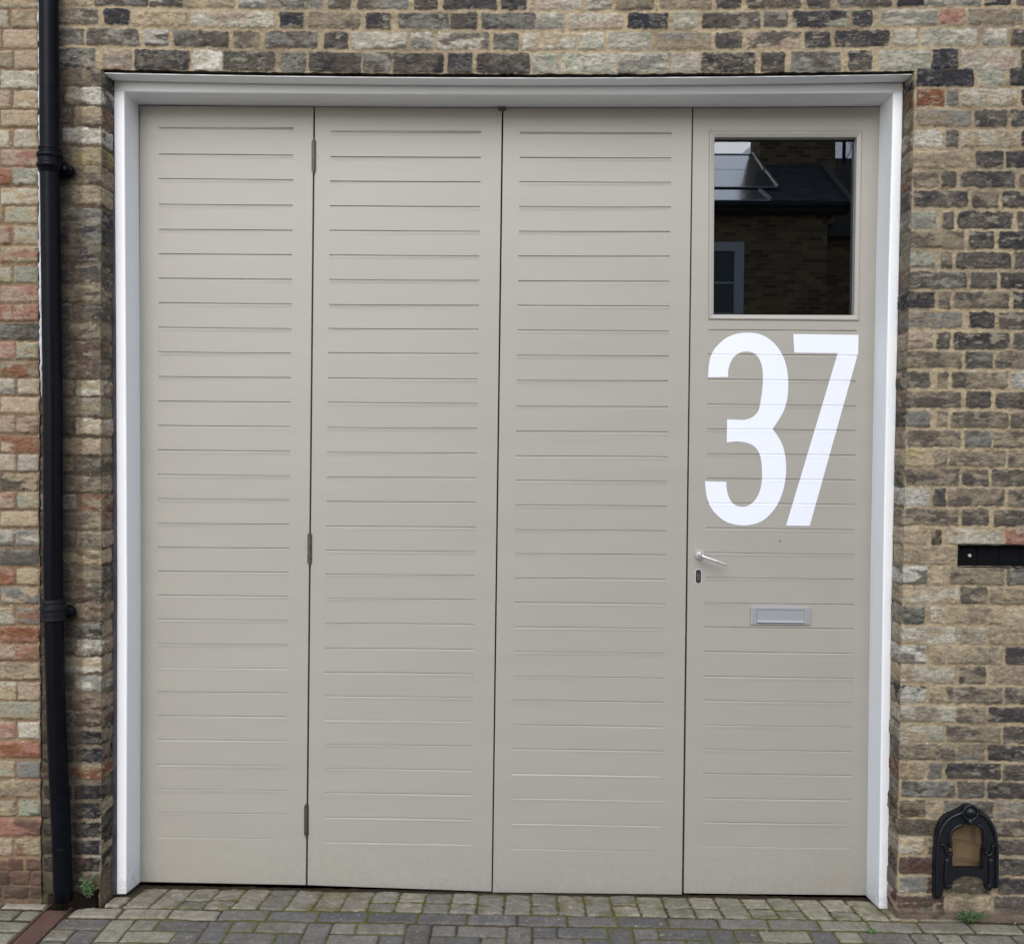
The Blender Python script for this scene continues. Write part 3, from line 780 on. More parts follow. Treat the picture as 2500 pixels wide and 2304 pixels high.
up = []; dn = []
for i in range(N+1):
    x = hx0+(hx1-hx0)*i/N; t = i/N
    up.append((x, zol+(zor-zol)*t-sagx(x)+.0)); dn.append((x, zhl+(zhr-zhl)*t-sagx(x)*.8))
bevel(kid('head', slab(up+dn[::-1], A-.0025, yb), M_WHITE, fr), .007, 3, 40)
# soffit board under the brick lintel, a dark line over it
bm = bmesh.new()
top = []; 
for i in range(N+1):
    x = XL+.012+(XR+.012-XL-.018)*i/N; z = ZB-.0075-sagx(x)*1.45
    top.append((x, z))
bx = [(-.0 if 1 else 0)]
v0 = [bm.verts.new((x-(.008 if i == 0 else 0)+(.006 if i == N else 0), .020, z)) for i, (x, z) in enumerate(top)]; v1 = [bm.verts.new((x, A-.014, z+.000)) for x, z in top]
v2 = [bm.verts.new((q.co.x, q.co.y, q.co.z-.0035)) for q in v0]; v3 = [bm.verts.new((q.co.x, q.co.y, q.co.z-.0035)) for q in v1]
for i in range(N):
    bm.faces.new([v0[i], v0[i+1], v1[i+1], v1[i]]); bm.faces.new([v2[i], v3[i], v3[i+1], v2[i+1]]); bm.faces.new([v0[i], v2[i], v2[i+1], v0[i+1]]); bm.faces.new([v1[i], v1[i+1], v3[i+1], v3[i]])
bm.faces.new([v0[0], v1[0], v3[0], v2[0]]); bm.faces.new([v0[N], v2[N], v3[N], v1[N]])
kid('soffit_board', bm_me(bm), M_WHITE, fr)
bm = bmesh.new(); box(bm, XL+.02, XR-.01, A-.006, A+.02, ZB-.032-.0, ZB-.008)
# grey sealant between timber and brick
def strip(pa, pb, y0, y1):
    bm = bmesh.new(); prism(bm, pa+pb[::-1], y0, y1); return bm_me(bm)
bm.free()
kid('sealant', strip([(x-.020, z) for x, z in fo], [(x+.001, z) for x, z in fo], A-.0015, A+.03), M_SEAL, fr)
kid('sealant', strip([(x-.001, z) for x, z in so_], [(x+.016, z) for x, z in so_], A-.0015, A+.03), M_SEAL, fr)

# ------------------------------------------------------------------ door leaves
K = 2500/2005
L1 = [252,303,351,401,450,498,546,594,642,690,738,786,834,882,930,977,1025,1072,1119,1166,1213,1261,1308,1355,1402,1449,1498,1546,1592,1641]
L2 = [259,307.5,355.5,404,452,500,548,597,644,691.5,741,788.5,837.5,886,934.5,982.5,1031,1078.5,1125,1172.5,1221,1270,1317.5,1364,1411,1458.5,1506,1554,1602,1651]
L3 = [261.5,309,356.5,405,453,501.5,550.5,598.5,647,696,745,796,845,893.5,941.5,989.5,1038,1085,1133,1181,1229,1277.5,1325.5,1373,1421,1468,1517,1565,1614.5,1664]
L4 = [647,695,744,793,841,889.5,938,986,1035,1083.5,1132,1181.5,1229,1277,1325.5,1373,1421,1469,1516,1564,1611,1658]
def lerp_edge(pt, pb):
    return lambda z: pt[0]+(pb[0]-pt[0])*(pt[1]-z)/(pt[1]-pb[1])
class Leaf: pass
def leaf_geo(tl, tr, bl, br, ptl, ptr, pbl, pbr, grooves, Y):
    L = Leaf(); q = lambda p: P2(p[0], p[1], Y)
    L.tl, L.tr, L.bl, L.br = q(tl), q(tr), q(bl), q(br); L.l = lerp_edge(L.tl, L.bl); L.r = lerp_edge(L.tr, L.br)
    L.pl = lerp_edge(q(ptl), q(pbl)); L.pr = lerp_edge(q(ptr), q(pbr))
    um = (ptl[0]+ptr[0]+pbl[0]+pbr[0])/4
    L.g = [P2(um, y*K, Y)[1] for y in grooves]; L.Y = Y; return L
def leaf_frame(L, pz0, pz1, holes, mat_, parent, name='frame'):
    """stiles and rails in one: a plate with a rectangular opening for the boards (and the glass)"""
    bm = bmesh.new()
    zt = L.tl[1]; zbm = L.bl[1]
    rowsz = [('t', None)]+[('p', z) for z in sorted(set(sum([[a, b] for a, b in holes], [])), reverse=True)]+[('b', None)]
    grid = []
    for kind, z in rowsz:
        if kind == 't': xs_ = [L.tl, (L.pl(zt), zt+(L.tr[1]-zt)*.12), (L.pr(zt), zt+(L.tr[1]-zt)*.88), L.tr]
        elif kind == 'b': xs_ = [L.bl, (L.pl(zbm), zbm+(L.br[1]-zbm)*.12), (L.pr(zbm), zbm+(L.br[1]-zbm)*.88), L.br]
        else: xs_ = [(L.l(z), z), (L.pl(z), z), (L.pr(z), z), (L.r(z), z)]
        grid.append(xs_)
    F_ = [[bm.verts.new((x, L.Y, z)) for x, z in r] for r in grid]; B_ = [[bm.verts.new((x, L.Y+.044, z)) for x, z in r] for r in grid]
    nr = len(grid); solid = {}
    zs_ = [None]+[z for k_, z in rowsz[1:-1]]
    for i in range(nr-1):
        for j in range(3):
            hole_ = j == 1 and any(0 < i < nr-2 and abs(zs_[i]-b) < 1e-6 for a, b in holes)
            solid[i, j] = not hole_
    for (i, j), s_ in solid.items():
        if not s_: continue
        bm.faces.new([F_[i][j], F_[i+1][j], F_[i+1][j+1], F_[i][j+1]]); bm.faces.new([B_[i][j], B_[i][j+1], B_[i+1][j+1], B_[i+1][j]])
        for (di, dj, a, b) in [(-1, 0, (i, j), (i, j+1)), (1, 0, (i+1, j+1), (i+1, j)), (0, -1, (i+1, j), (i, j)), (0, 1, (i, j+1), (i+1, j+1))]:
            if not solid.get((i+di, j+dj), False):
                bm.faces.new([F_[a[0]][a[1]], F_[b[0]][b[1]], B_[b[0]][b[1]], B_[a[0]][a[1]]])
    bmesh.ops.recalc_face_normals(bm, faces=bm.faces); front_round(bm, L.Y, L.l, L.r); return kid(name, bm_me(bm), mat_, parent)
def groove_profile(gs, depths, z1, z0, w=.0034, d=.0056, base=.00025):
    """list of (z, inset) from top to bottom: flat boards with V grooves"""
    pr = [(z1, base)]
    for k, (g, dp) in enumerate(zip(gs, depths)):
        ww = w*(.6+.4*dp)
        pr += [(g+.0026, base), (g+.0014, base+.0005), (g+.0012, base+d*dp), (g-.0001, base+d*dp), (g-.0003, base+.0034*dp), (g-.0042, base-.0006*dp), (g-.0064, base-.0006*dp), (g-.016, base)]
    pr.append((z0, base)); return pr
def inset_at(pr, z):
    zz = [p_[0] for p_ in pr][::-1]; dd = [p_[1] for p_ in pr][::-1]; return float(np.interp(z, zz, dd))
def panel(L, pr, parent, seed, name='board_panel'):
    M = 10; rnd = random.Random(seed); V_ = []; F_ = []; wob = [rnd.uniform(-.0012, .0012) for _ in range(400)]
    for i, (z, dd) in enumerate(pr):
        for k in range(M+1):
            t = k/M; x = L.pl(z)*(1-t)+L.pr(z)*t
            zz = z + .0009*math.sin(3*t+seed+i*.02)
            cup = .0011*math.sin(i*1.7+seed*3+t*2.2)*(1 if dd < .0009 else 0)*.35
            V_.append((x, L.Y+dd+cup+(0 if 0 < k < M else .0), zz))
    for i in range(len(pr)-1):
        for k in range(M):
            a = i*(M+1)+k; F_.append((a, a+M+1, a+M+2, a+1))
    me = me_from(V_, F_); return kid(name, me, M_DOOR, parent)
YL = YD
leaf1 = leaf_geo((340.5, 258), (765.6, 261), (340, 2152), (746.5, 2160), (389, 300), (717, 300), (383, 2060), (697, 2060), L1, YL)
leaf2 = leaf_geo((769, 261), (1225.6, 264), (750.5, 2160), (1200, 2176), (808, 300), (1175, 300), (789, 2060), (1150, 2060), L2, YL)
leaf3 = leaf_geo((1229, 264), (1690, 263), (1203, 2178), (1665, 2183), (1270, 300), (1640, 300), (1248, 2060), (1617, 2060), L3, YL)
leaf4 = leaf_geo((1692.5, 264), (2151, 261), (1669.5, 2180), (2119, 2185), (1729, 800), (2091, 800), (1714, 2060), (2077, 2060), L4, YL+.003)
gd = thing('folding_garage_door', 'three pale beige boarded garage door leaves hinged side by side, left of the numbered door', 'garage door', (0, YL, 0))
lf_objs = []
for k, L in enumerate([leaf1, leaf2, leaf3]):
    lf = bpy.data.objects.new('door_leaf', None); COL.objects.link(lf); lf.parent = gd; lf.empty_display_size = .1
    bpy.context.view_layer.update()
    z1, z0 = L.g[0]+.004, L.g[-1]-.004
    leaf_frame(L, z0, z1, [(z0, z1)], M_DOOR, lf)
    n_ = len(L.g); dp = [1.0]*n_; dp[-1] = .22; dp[0] = .55
    if k == 2: dp[-2] = .7; dp[-3] = .3; dp[-1] = .3; dp[-4] = .6
    if k == 0: dp[-8] = .5
    if k == 1: dp[-6] = .7; dp[-1] = .35
    rr_ = random.Random(k); dp = [d_*rr_.uniform(.88, 1.05) for d_ in dp]
    panel(L, groove_profile(L.g, dp, z1, z0), lf, k+1)
    lf_objs.append(lf)
def hinge(u, va, vb, parent):
    c0, c1 = at(u, va, YL-.004), at(u, vb, YL-.004); bm = bmesh.new(); h = (c0-c1)
    for i in range(5):
        a, b = c1+h*(i/5+.004), c1+h*((i+1)/5-.004); tube(bm, [a, b], .0062, 12)
    tube(bm, [c1-[0, 0, .006], c1+h+[0, 0, .006]], .0042, 10)
    box(bm, c0[0]-.010, c0[0]+.010, YL-.0015, YL-.0002, c1[2]+.003, c0[2]-.003)
    kid('hinge', bm_me(bm), M_STEEL, parent, False)
hinge(766, 343, 420, lf_objs[1]); hinge(756, 1303, 1377, lf_objs[1]); hinge(747.8, 1965, 2040, lf_objs[1])
bm = bmesh.new(); a = at(1225, 267, YL-.006); box(bm, a[0]-.016, a[0]+.016, YL-.010, YL+.01, a[2]-.004, a[2]+.006); bevel(kid('latch', bm_me(bm), M_STEEL, lf_objs[1]), .002)

ed = thing('entrance_door', 'pale beige boarded door with a window and big white 37, right of the garage leaves', 'door', (1.4, YL, 0))
L = leaf4; Y4 = L.Y
gz1, gz0 = L.g[0]+.004, L.g[-1]-.004
# glass opening (inner edge of the bead)
gtl, gtr, gbl, gbr = P2(1744.5, 336, Y4), P2(2091.5, 336, Y4), P2(1742, 768, Y4), P2(2085, 769.5, Y4)
otl, otr, obl, obr = P2(1731, 321, Y4), P2(2105, 321, Y4), P2(1729, 781, Y4), P2(2097, 784.5, Y4)
def L4frame():
    bm = bmesh.new()
    # rings of the front face, top to bottom: whole leaf, window surround outer line, then boards opening
    zt = L.tl[1]; zb_ = L.bl[1]
    rows_ = [[L.tl, (otl[0], zt), (otr[0], L.tr[1]), L.tr],
             [(L.l(otl[1]), otl[1]), otl, otr, (L.r(otr[1]), otr[1])],
             [(L.l(obl[1]), obl[1]), obl, obr, (L.r(obr[1]), obr[1])],
             [(L.l(gz1), gz1), (L.pl(gz1), gz1), (L.pr(gz1), gz1), (L.r(gz1), gz1)],
             [(L.l(gz0), gz0), (L.pl(gz0), gz0), (L.pr(gz0), gz0), (L.r(gz0), gz0)],
             [L.bl, (L.pl(zb_), zb_), (L.pr(zb_), L.br[1]), L.br]]
    F_ = [[bm.verts.new((x, Y4, z)) for x, z in r] for r in rows_]; B_ = [[bm.verts.new((x, Y4+.044, z)) for x, z in r] for r in rows_]
    sol = {(i, j): not (j == 1 and i in (1, 3)) for i in range(5) for j in range(3)}
    for (i, j), s_ in sol.items():
        if not s_: continue
        bm.faces.new([F_[i][j], F_[i+1][j], F_[i+1][j+1], F_[i][j+1]]); bm.faces.new([B_[i][j], B_[i][j+1], B_[i+1][j+1], B_[i+1][j]])
        for (di, dj, a, b) in [(-1, 0, (i, j), (i, j+1)), (1, 0, (i+1, j+1), (i+1, j)), (0, -1, (i+1, j), (i, j)), (0, 1, (i, j+1), (i+1, j+1))]:
            if not sol.get((i+di, j+dj), False): bm.faces.new([F_[a[0]][a[1]], F_[b[0]][b[1]], B_[b[0]][b[1]], B_[a[0]][a[1]]])
    bmesh.ops.recalc_face_normals(bm, faces=bm.faces); front_round(bm, Y4, L.l, L.r); kid('frame', bm_me(bm), M_DOOR, ed)
L4frame()
pr4 = groove_profile(L.g, [random.Random(k+50).uniform(.85, 1.05) for k in range(len(L.g)-1)]+[.25], gz1, gz0)
panel(L, pr4, ed, 7)
win = bpy.data.objects.new('window', None); COL.objects.link(win); win.parent = ed; bpy.context.view_layer.update()
bm = bmesh.new()                                    # bead moulding running round the glass
def ringpts(ins, y):
    t = ins
    return [(otl[0]+(gtl[0]-otl[0])*t, y, otl[1]+(gtl[1]-otl[1])*t), (otr[0]+(gtr[0]-otr[0])*t, y, otr[1]+(gtr[1]-otr[1])*t), (obr[0]+(gbr[0]-obr[0])*t, y, obr[1]+(gbr[1]-obr[1])*t), (obl[0]+(gbl[0]-obl[0])*t, y, obl[1]+(gbl[1]-obl[1])*t)]
rings = [ringpts(.0, Y4+.004), ringpts(0.02, Y4-.0010), ringpts(.10, Y4-.0040), ringpts(.22, Y4-.0058), ringpts(.35, Y4-.0060), ringpts(.97, Y4-.0015), ringpts(1.0, Y4+.0002), ringpts(1.0, Y4+.032)]
R_ = [[bm.verts.new(p_) for p_ in r] for r in rings]
for a, b in zip(R_, R_[1:]):
    for i in range(4): bm.faces.new([a[i], a[(i+1) % 4], b[(i+1) % 4], b[i]])
me = bpy.data.meshes.new('m'); bmesh.ops.recalc_face_normals(bm, faces=bm.faces); bm.to_mesh(me); bm.free()
kid('glazing_bead', me, M_DOOR, win)
bm = bmesh.new(); Yg = Y4+.028
vs = [bm.verts.new((x, Yg, z)) for x, z in [(gtl[0]-.008, gtl[1]+.008), (gtr[0]+.008, gtr[1]+.008), (gbr[0]+.008, gbr[1]-.008), (gbl[0]-.008, gbl[1]-.008)]]
f_ = bm.faces.new(vs); r_ = bmesh.ops.extrude_face_region(bm, geom=[f_]); bmesh.ops.translate(bm, verts=[g for g in r_['geom'] if isinstance(g, bmesh.types.BMVert)], vec=(0, .004, 0))
m = bpy.data.materials.new('window glass'); m.use_nodes = True; n = m.node_tree; n.nodes.remove(n.nodes['Principled BSDF']); out = n.nodes['Material Output']
gl = n.nodes.new('ShaderNodeBsdfGlossy'); gl.inputs['Roughness'].default_value = 0.0; gl.inputs['Color'].default_value = (.93, .96, 1, 1)
tr = n.nodes.new('ShaderNodeBsdfTransparent'); tr.inputs[0].default_value = (.5, .52, .52, 1); fz = n.nodes.new('ShaderNodeFresnel'); fz.inputs['IOR'].default_value = 1.75
mx = n.nodes.new('ShaderNodeMixShader'); n.links.new(fz.outputs[0], mx.inputs[0]); n.links.new(tr.outputs[0], mx.inputs[1]); n.links.new(gl.outputs[0], mx.inputs[2]); n.links.new(mx.outputs[0], out.inputs['Surface'])
M_GLASS = m
kid('pane', bm_me(bm), M_GLASS, win)
bm = bmesh.new(); box(bm, gtl[0]-.02, gtr[0]+.02, Y4+.10, Y4+.105, gbl[1]-.05, gtl[1]+.05)
kid('dark_room_sheet', bm_me(bm), mat('dark room sheet', (.010, .011, .012), .8), win)  # near-black sheet whose colour stands in for the dark room behind the glass

# the white numerals, painted over boards and grooves
def numeral(px, name='numeral', lab=None):
    poly = [P2(1650+x/3.2417, 780+y/3.2417, Y4) for x, y in px]
    bm = bmesh.new(); f = bm.faces.new([bm.verts.new((x, 0, z)) for x, z in poly])
    zmin, zmax = min(p_[1] for p_ in poly), max(p_[1] for p_ in poly)
    for z, dd in pr4:
        if zmin < z < zmax: bmesh.ops.bisect_plane(bm, geom=bm.faces[:]+bm.edges[:]+bm.verts[:], plane_co=(0, 0, z), plane_no=(0, 0, 1))
    bmesh.ops.triangulate(bm, faces=bm.faces[:])
    for v_ in bm.verts: v_.co.y = Y4+min(inset_at(pr4, v_.co.z), .0030)-.0014
    me = bm_me(bm); o = kid(name, me, M_NUM, ed)
    if lab: o['label'] = lab
def smooth_poly(pts, sharp):
    """Catmull-Rom through the outline, keeping the corners listed"""
    n_ = len(pts); out = []
    for i in range(n_):
        p1, p2 = pts[i], pts[(i+1) % n_]; p0 = pts[i-1] if i not in sharp else p1; p3 = pts[(i+2) % n_] if (i+1) % n_ not in sharp else p2
        if i in sharp and (i+1) % n_ in sharp: out.append(p1); continue
        for k in range(4):
            t = k/4; out.append(tuple(.5*((2*p1[c]) + (-p0[c]+p2[c])*t + (2*p0[c]-5*p1[c]+4*p2[c]-p3[c])*t*t + (-p0[c]+3*p1[c]-3*p2[c]+p3[c])*t**3) for c in (0, 1)))
    return out
three = [(255,457),(258,400),(268,320),(292,255),(330,205),(385,155),(450,122),(515,107),(575,104),(640,111),(705,134),(760,172),(805,220),(840,275),(866,340),(882,410),(889,490),(888,560),(880,630),(862,700),(833,762),(800,815),(765,866),
 (803,918),(838,980),(860,1050),(870,1120),(872,1200),(862,1290),(840,1380),(805,1460),(755,1530),(698,1582),(630,1615),(550,1628),(470,1622),(398,1600),(335,1555),(285,1500),(253,1430),(237,1360),(231,1278),
 (400,1283),(401,1330),(412,1385),(435,1435),(472,1468),(520,1481),(570,1473),(615,1440),(650,1390),(671,1330),(680,1265),(681,1190),(675,1120),(660,1060),(632,1015),(590,985),(540,971),(480,965),(403,972),
 (405,790),(540,794),(590,780),(630,752),(656,712),(671,640),(683,560),(688,480),(685,400),(672,340),(645,292),(608,263),(558,254),(510,262),(465,292),(432,340),(415,400),(413,455)]
sh = {0, 22, 41, 42, 60, 61, 62, len(three)-1}
numeral(smooth_poly(three, sh)); numeral([(929, 115), (1445, 122), (1442, 265), (1059, 1632), (871, 1630), (1280, 267), (936, 263)])

# lever handle, lock, spy hole, letter plate
def Z5(x, y, Y=None): return at(1650+x/5.28, 1250+y/5.28, Y4 if Y is None else Y)
c = Z5(305, 546); lv = bpy.data.objects.new('handle', None); COL.objects.link(lv); lv.parent = ed; bpy.context.view_layer.update()
bm = bmesh.new(); tube(bm, [(c[0], Y4+.002, c[2]), (c[0], Y4-.006, c[2]), (c[0], Y4-.0105, c[2])], [.0200, .0200, .0172], 40)
kid('rose', bm_me(bm), M_SATIN, lv)
bm = bmesh.new(); e = Z5(655, 680, Y4-.055); s0 = Z5(318, 556, Y4-.055)
d_ = Vector(e)-Vector(s0)
pts = [(c[0], Y4-.006, c[2]), (c[0], Y4-.035, c[2]), (c[0]+.0015, Y4-.047, c[2]-.0005), tuple(Vector(s0)+d_*.06), tuple(Vector(s0)+d_*.16), tuple(Vector(s0)+d_*.6), tuple(Vector(s0)+d_*.985), tuple(Vector(s0)+d_)]
tube(bm, pts, [.0078, .0078, .0075, .0070, .0066, .0064, .0064, .0052], 18)
kid('lever', bm_me(bm), M_SATIN, lv, True)
c = Z5(290, 828); bm = bmesh.new()
def oval(bm, c, w, h, y0, y1, cap=True, n=28, cap2=True):
    def ring(s, y): return [bm.verts.new((c[0]+s[0]*math.cos(t)*1.0, y, c[2]+(s[1]-s[0])*(1 if math.sin(t) > 0 else -1)*(abs(math.sin(t)) > 1e-6)+s[0]*math.sin(t))) for t in [2*math.pi*(k+.5)/n for k in range(n)]]
    a = ring((w, h), y0); b = ring((w, h), y1)
    for i in range(n): bm.faces.new([a[i], a[(i+1) % n], b[(i+1) % n], b[i]])
    if cap: bm.faces.new(a)
    if cap2: bm.faces.new(b[::-1])
lk = bpy.data.objects.new('lock', None); COL.objects.link(lk); lk.parent = ed; bpy.context.view_layer.update()
oval(bm, c, .0140, .0322, Y4-.0014, Y4+.0003); kid('escutcheon', bm_me(bm), mat('lock rim', srgb(214, 212, 206), .35, .3), lk)
bm = bmesh.new(); oval(bm, c, .0112, .0285, Y4-.0018, Y4-.0009); kid('keyhole_recess', bm_me(bm), mat('lock recess', srgb(48, 48, 50), .5), lk)
bm = bmesh.new(); tube(bm, [(c[0], Y4-.0012, c[2]+.004), (c[0], Y4-.0045, c[2]+.004)], .0064, 20); box(bm, c[0]-.0035, c[0]+.0035, Y4-.0030, Y4-.0012, c[2]-.014, c[2]+.003); kid('cylinder', bm_me(bm), M_KEY, lk)
c = Z5(1342, 372); bm = bmesh.new(); tube(bm, [(c[0], Y4+.001, c[2]), (c[0], Y4-.0008, c[2])], .0030, 14); kid('peephole', bm_me(bm), M_DARK, ed)
a, b = Z5(963, 1214), Z5(1730, 1450); fa, fb = Z5(1040, 1252), Z5(1652, 1432)
lp = bpy.data.objects.new('letter_plate', None); COL.objects.link(lp); lp.parent = ed; bpy.context.view_layer.update()
bm = bmesh.new()
def framebox(bm, o, i, y0, y1):
    (x0, z1), (x1, z0) = (o[0][0], o[0][2]), (o[1][0], o[1][2]); (u0, w1), (u1, w0) = (i[0][0], i[0][2]), (i[1][0], i[1][2])
    F1 = [bm.verts.new((x, y0, z)) for x, z in [(x0, z1), (x1, z1), (x1, z0), (x0, z0)]]; I1 = [bm.verts.new((x, y0, z)) for x, z in [(u0, w1), (u1, w1), (u1, w0), (u0, w0)]]
    F2 = [bm.verts.new((v_.co.x, y1, v_.co.z)) for v_ in F1]; I2 = [bm.verts.new((v_.co.x, y1, v_.co.z)) for v_ in I1]
    for k in range(4):
        l_ = (k+1) % 4; bm.faces.new([F1[k], F1[l_], I1[l_], I1[k]]); bm.faces.new([F2[k], I2[k], I2[l_], F2[l_]]); bm.faces.new([F1[k], F2[k], F2[l_], F1[l_]]); bm.faces.new([I1[k], I1[l_], I2[l_], I2[k]])
framebox(bm, (a, b), (fa, fb), Y4-.0085, Y4-.0002); bevel(kid('surround', bm_me(bm), M_ALU, lp), .002, 2)
bm = bmesh.new(); box(bm, fa[0]+.001, fb[0]-.001, Y4-.0068, Y4-.0015, fb[2]+.006, fa[2]-.0012)
kid('flap', bm_me(bm), M_ALU, lp)
bm = bmesh.new(); prism_pts = [(Y4-.0068, fb[2]+.0105), (Y4-.0150, fb[2]+.0060), (Y4-.0150, fb[2]+.0035), (Y4-.004, fb[2]+.0005)]
va = [bm.verts.new((fa[0]+.001, y, z)) for y, z in prism_pts]; vb = [bm.verts.new((fb[0]-.001, y, z)) for y, z in prism_pts]
bm.faces.new(va); bm.faces.new(vb[::-1])
for k in range(4): bm.faces.new([va[k], va[(k+1) % 4], vb[(k+1) % 4], vb[k]])
kid('pull_lip', bm_me(bm), M_ALU, lp)

# ------------------------------------------------------------------ cast-iron drainpipe
dp = thing('drainpipe', 'black cast iron drainpipe running down the joint between the two buildings', 'drainpipe', (-1.68, -.055, .1))
YP = -.058
axis_uv = [(118.5, -20), (119, 0), (121, 350), (125, 700), (129.5, 1000), (129.7, 1390), (131, 1480), (133, 1600), (137.5, 1760), (143, 1900), (149, 2020), (152, 2100), (154.5, 2196)]
AX = [Vector(at(u, v, YP)) for u, v in axis_uv]
topd = (AX[0]-AX[2]).normalized(); AX = [AX[0]+topd*2.0]+AX
def axp(v):
    z = at(120, v, YP)[2]
    for a, b in zip(AX, AX[1:]):
        if b.z <= z <= a.z: return a.lerp(b, (a.z-z)/(a.z-b.z))
    return AX[-1]
bm = bmesh.new(); dense = []
for a, b in zip(AX, AX[1:]):
    n_ = max(1, int((a-b).length/.05)); dense += [a.lerp(b, k/n_) for k in range(n_)]
dense.append(AX[-1]); tube(bm, dense, .0345, 40)
kid('pipe', bm_me(bm), M_BLACK, dp, True)
def collar(prof, name='collar'):
    """prof: (v pixel height, radius)"""
    bm = bmesh.new(); pts = []; rad = []
    for v_, r_ in prof: pts.append(axp(v_)); rad.append(r_)
    tube(bm, pts, rad, 40); return kid(name, bm_me(bm), M_BLACK, dp, False)
c1 = collar([(359, .0348), (361, .0390), (366, .0398), (369, .0380), (373, .0382), (377, .0455), (384, .0462), (388, .0420), (399, .0418), (403, .0460), (409, .0465), (414, .0410), (424, .0352)])
bevel(c1, .0015, 2)
c2 = collar([(1461, .0350), (1463, .0410), (1469, .0425), (1472, .0400), (1476, .0410), (1479, .0490), (1486, .0495), (1489, .0460), (1506, .0455), (1511, .0470), (1514, .0420), (1518, .0352)])
c2.data.materials.clear(); c2.data.materials.append(mat('dusty black paint', (.006, .0065, .009), .5, bump=((50, 50, 50), .5, .004), var=((30, 30, 90), .2, (.05, .05, .055)), spec=.15)); bevel(c2, .0015, 2)
c3 = collar([(2064, .0350), (2065, .0362), (2070, .0362), (2071, .0350)], 'joint_ring')
def ear(v, du, name='bracket'):
    p_ = axp(v); bm = bmesh.new(); e_ = Vector(at(du, v+6, -.02))
    pts = [(p_.x-.058, -.014, p_.z), (p_.x-.045, -.016, p_.z), (p_.x, -.018, p_.z), (e_.x-.02, -.018, p_.z-.002), (e_.x-.006, -.015, p_.z-.004), (e_.x, -.010, p_.z-.004)]
    tube(bm, pts, [.014, .026, .028, .025, .020, .010], 16)
    for sx in (e_.x-.016,): tube(bm, [(sx, -.020, p_.z-.002), (sx, -.050, p_.z-.002), (sx, -.056, p_.z-.002)], [.012, .012, .007], 6)
    box(bm, p_.x-.050, p_.x+.030, -.030, .004, p_.z-.014, p_.z+.014)
    kid(name, bm_me(bm), M_BLACK, dp, False)
ear(408, 178); ear(1495, 181)

# ------------------------------------------------------------------ cast-iron boot scraper
bs = thing('boot_scraper', 'black cast iron arched boot scraper let into the brickwork beside the pavement', 'boot scraper', (at(2361, 2150)[0], 0, .1))
def Q8(x, y, Y=0.0): q = at(2000+x/3.336, 1750+y/3.336, Y); return (q[0], q[2])
YB = -.022
outer = [(940,1478),(936,1380),(940,1250),(944,1100),(950,1000),(962,930),(985,868),(1020,820),(1065,785),(1115,765),(1150,745),(1185,722),(1220,714),(1255,720),(1290,745),(1325,765),(1370,800),(1410,850),(1440,915),(1458,990),(1466,1080),(1467,1250),(1466,1385),(1440,1400),(1415,1395),(1400,1415),(1375,1418),(1362,1395),(1360,1370),(1340,1335),(1300,1312),(1250,1300),(1210,1296),(1165,1302),(1125,1318),(1095,1340),(1085,1370),(1078,1395),(1055,1402),(1035,1385),(1020,1400),(1010,1440),(1000,1470),(985,1482)]
inner = [(1092,1242),(1088,1180),(1085,1120),(1065,1095),(1058,1060),(1058,1000),(1065,950),(1090,910),(1130,885),(1180,875),(1230,878),(1280,882),(1320,905),(1345,945),(1356,1000),(1358,1060),(1352,1090),(1344,1120),(1342,1180),(1340,1242)]
def plate_with_hole(outer, inner, y0, y1):
    bm = bmesh.new()
    def loop(pts, y): vs = [bm.verts.new((x, y, z)) for x, z in pts]; return vs, [bm.edges.new((vs[i], vs[(i+1) % len(vs)])) for i in range(len(vs))]
    fo_, eo = loop(outer, y0); fi_, ei = loop(inner, y0)
    bmesh.ops.triangle_fill(bm, use_beauty=True, edges=eo+ei)
    r_ = bmesh.ops.extrude_face_region(bm, geom=bm.faces[:]); bmesh.ops.translate(bm, verts=[g for g in r_['geom'] if isinstance(g, bmesh.types.BMVert)], vec=(0, y1-y0, 0))
    return bm_me(bm)
so2 = smooth_poly([Q8(x, y, YB) for x, y in outer], {0, 22, 43}); si2 = smooth_poly([Q8(x, y, YB) for x, y in inner], {0, 19})
o = kid('frame_plate', plate_with_hole(so2, si2, YB+.003, .014), M_IRON, bs); bevel(o, .005, 3, 45)
# raised mouldings
def rib(pts, r, name='moulding', y=YB, smooth=True):
    bm = bmesh.new(); tube(bm, [(*Q8(a_, b_, y)[:1], y, Q8(a_, b_, y)[1]) for a_, b_ in smooth_open(pts)], r, 12); kid(name, bm_me(bm), M_IRON, bs, True)
def smooth_open(pts):
    out = []
    for i in range(len(pts)-1):
        p0 = pts[max(i-1, 0)]; p1 = pts[i]; p2 = pts[i+1]; p3 = pts[min(i+2, len(pts)-1)]
        for k in range(4):
            t = k/4; out.append(tuple(.5*((2*p1[c]) + (-p0[c]+p2[c])*t + (2*p0[c]-5*p1[c]+4*p2[c]-p3[c])*t*t + (-p0[c]+3*p1[c]-3*p2[c]+p3[c])*t**3) for c in (0, 1)))
    return out+[pts[-1]]
rib([(962,1470),(960,1300),(966,1100),(978,980),(1010,890),(1060,830),(1120,795),(1180,775)], .0065)
rib([(1275,772),(1330,795),(1385,845),(1420,915),(1440,1000),(1448,1100),(1448,1300),(1446,1380)], .0065)
rib([(1070,1060),(1064,1000),(1075,940),(1110,898),(1165,875)], .0060)
rib([(1285,875),(1320,890),(1342,930),(1350,1000),(1346,1060)], .0060)
rib([(1040,1150),(1034,1250),(1032,1350),(1045,1390)], .0085)
rib([(1395,1150),(1398,1250),(1396,1350),(1385,1395)], .0085)
rib([(990,1040),(1010,1038),(1025,1060),(1035,1095),(1058,1120),(1080,1112),(1078,1092)], .0042, 'scroll', YB-.004)
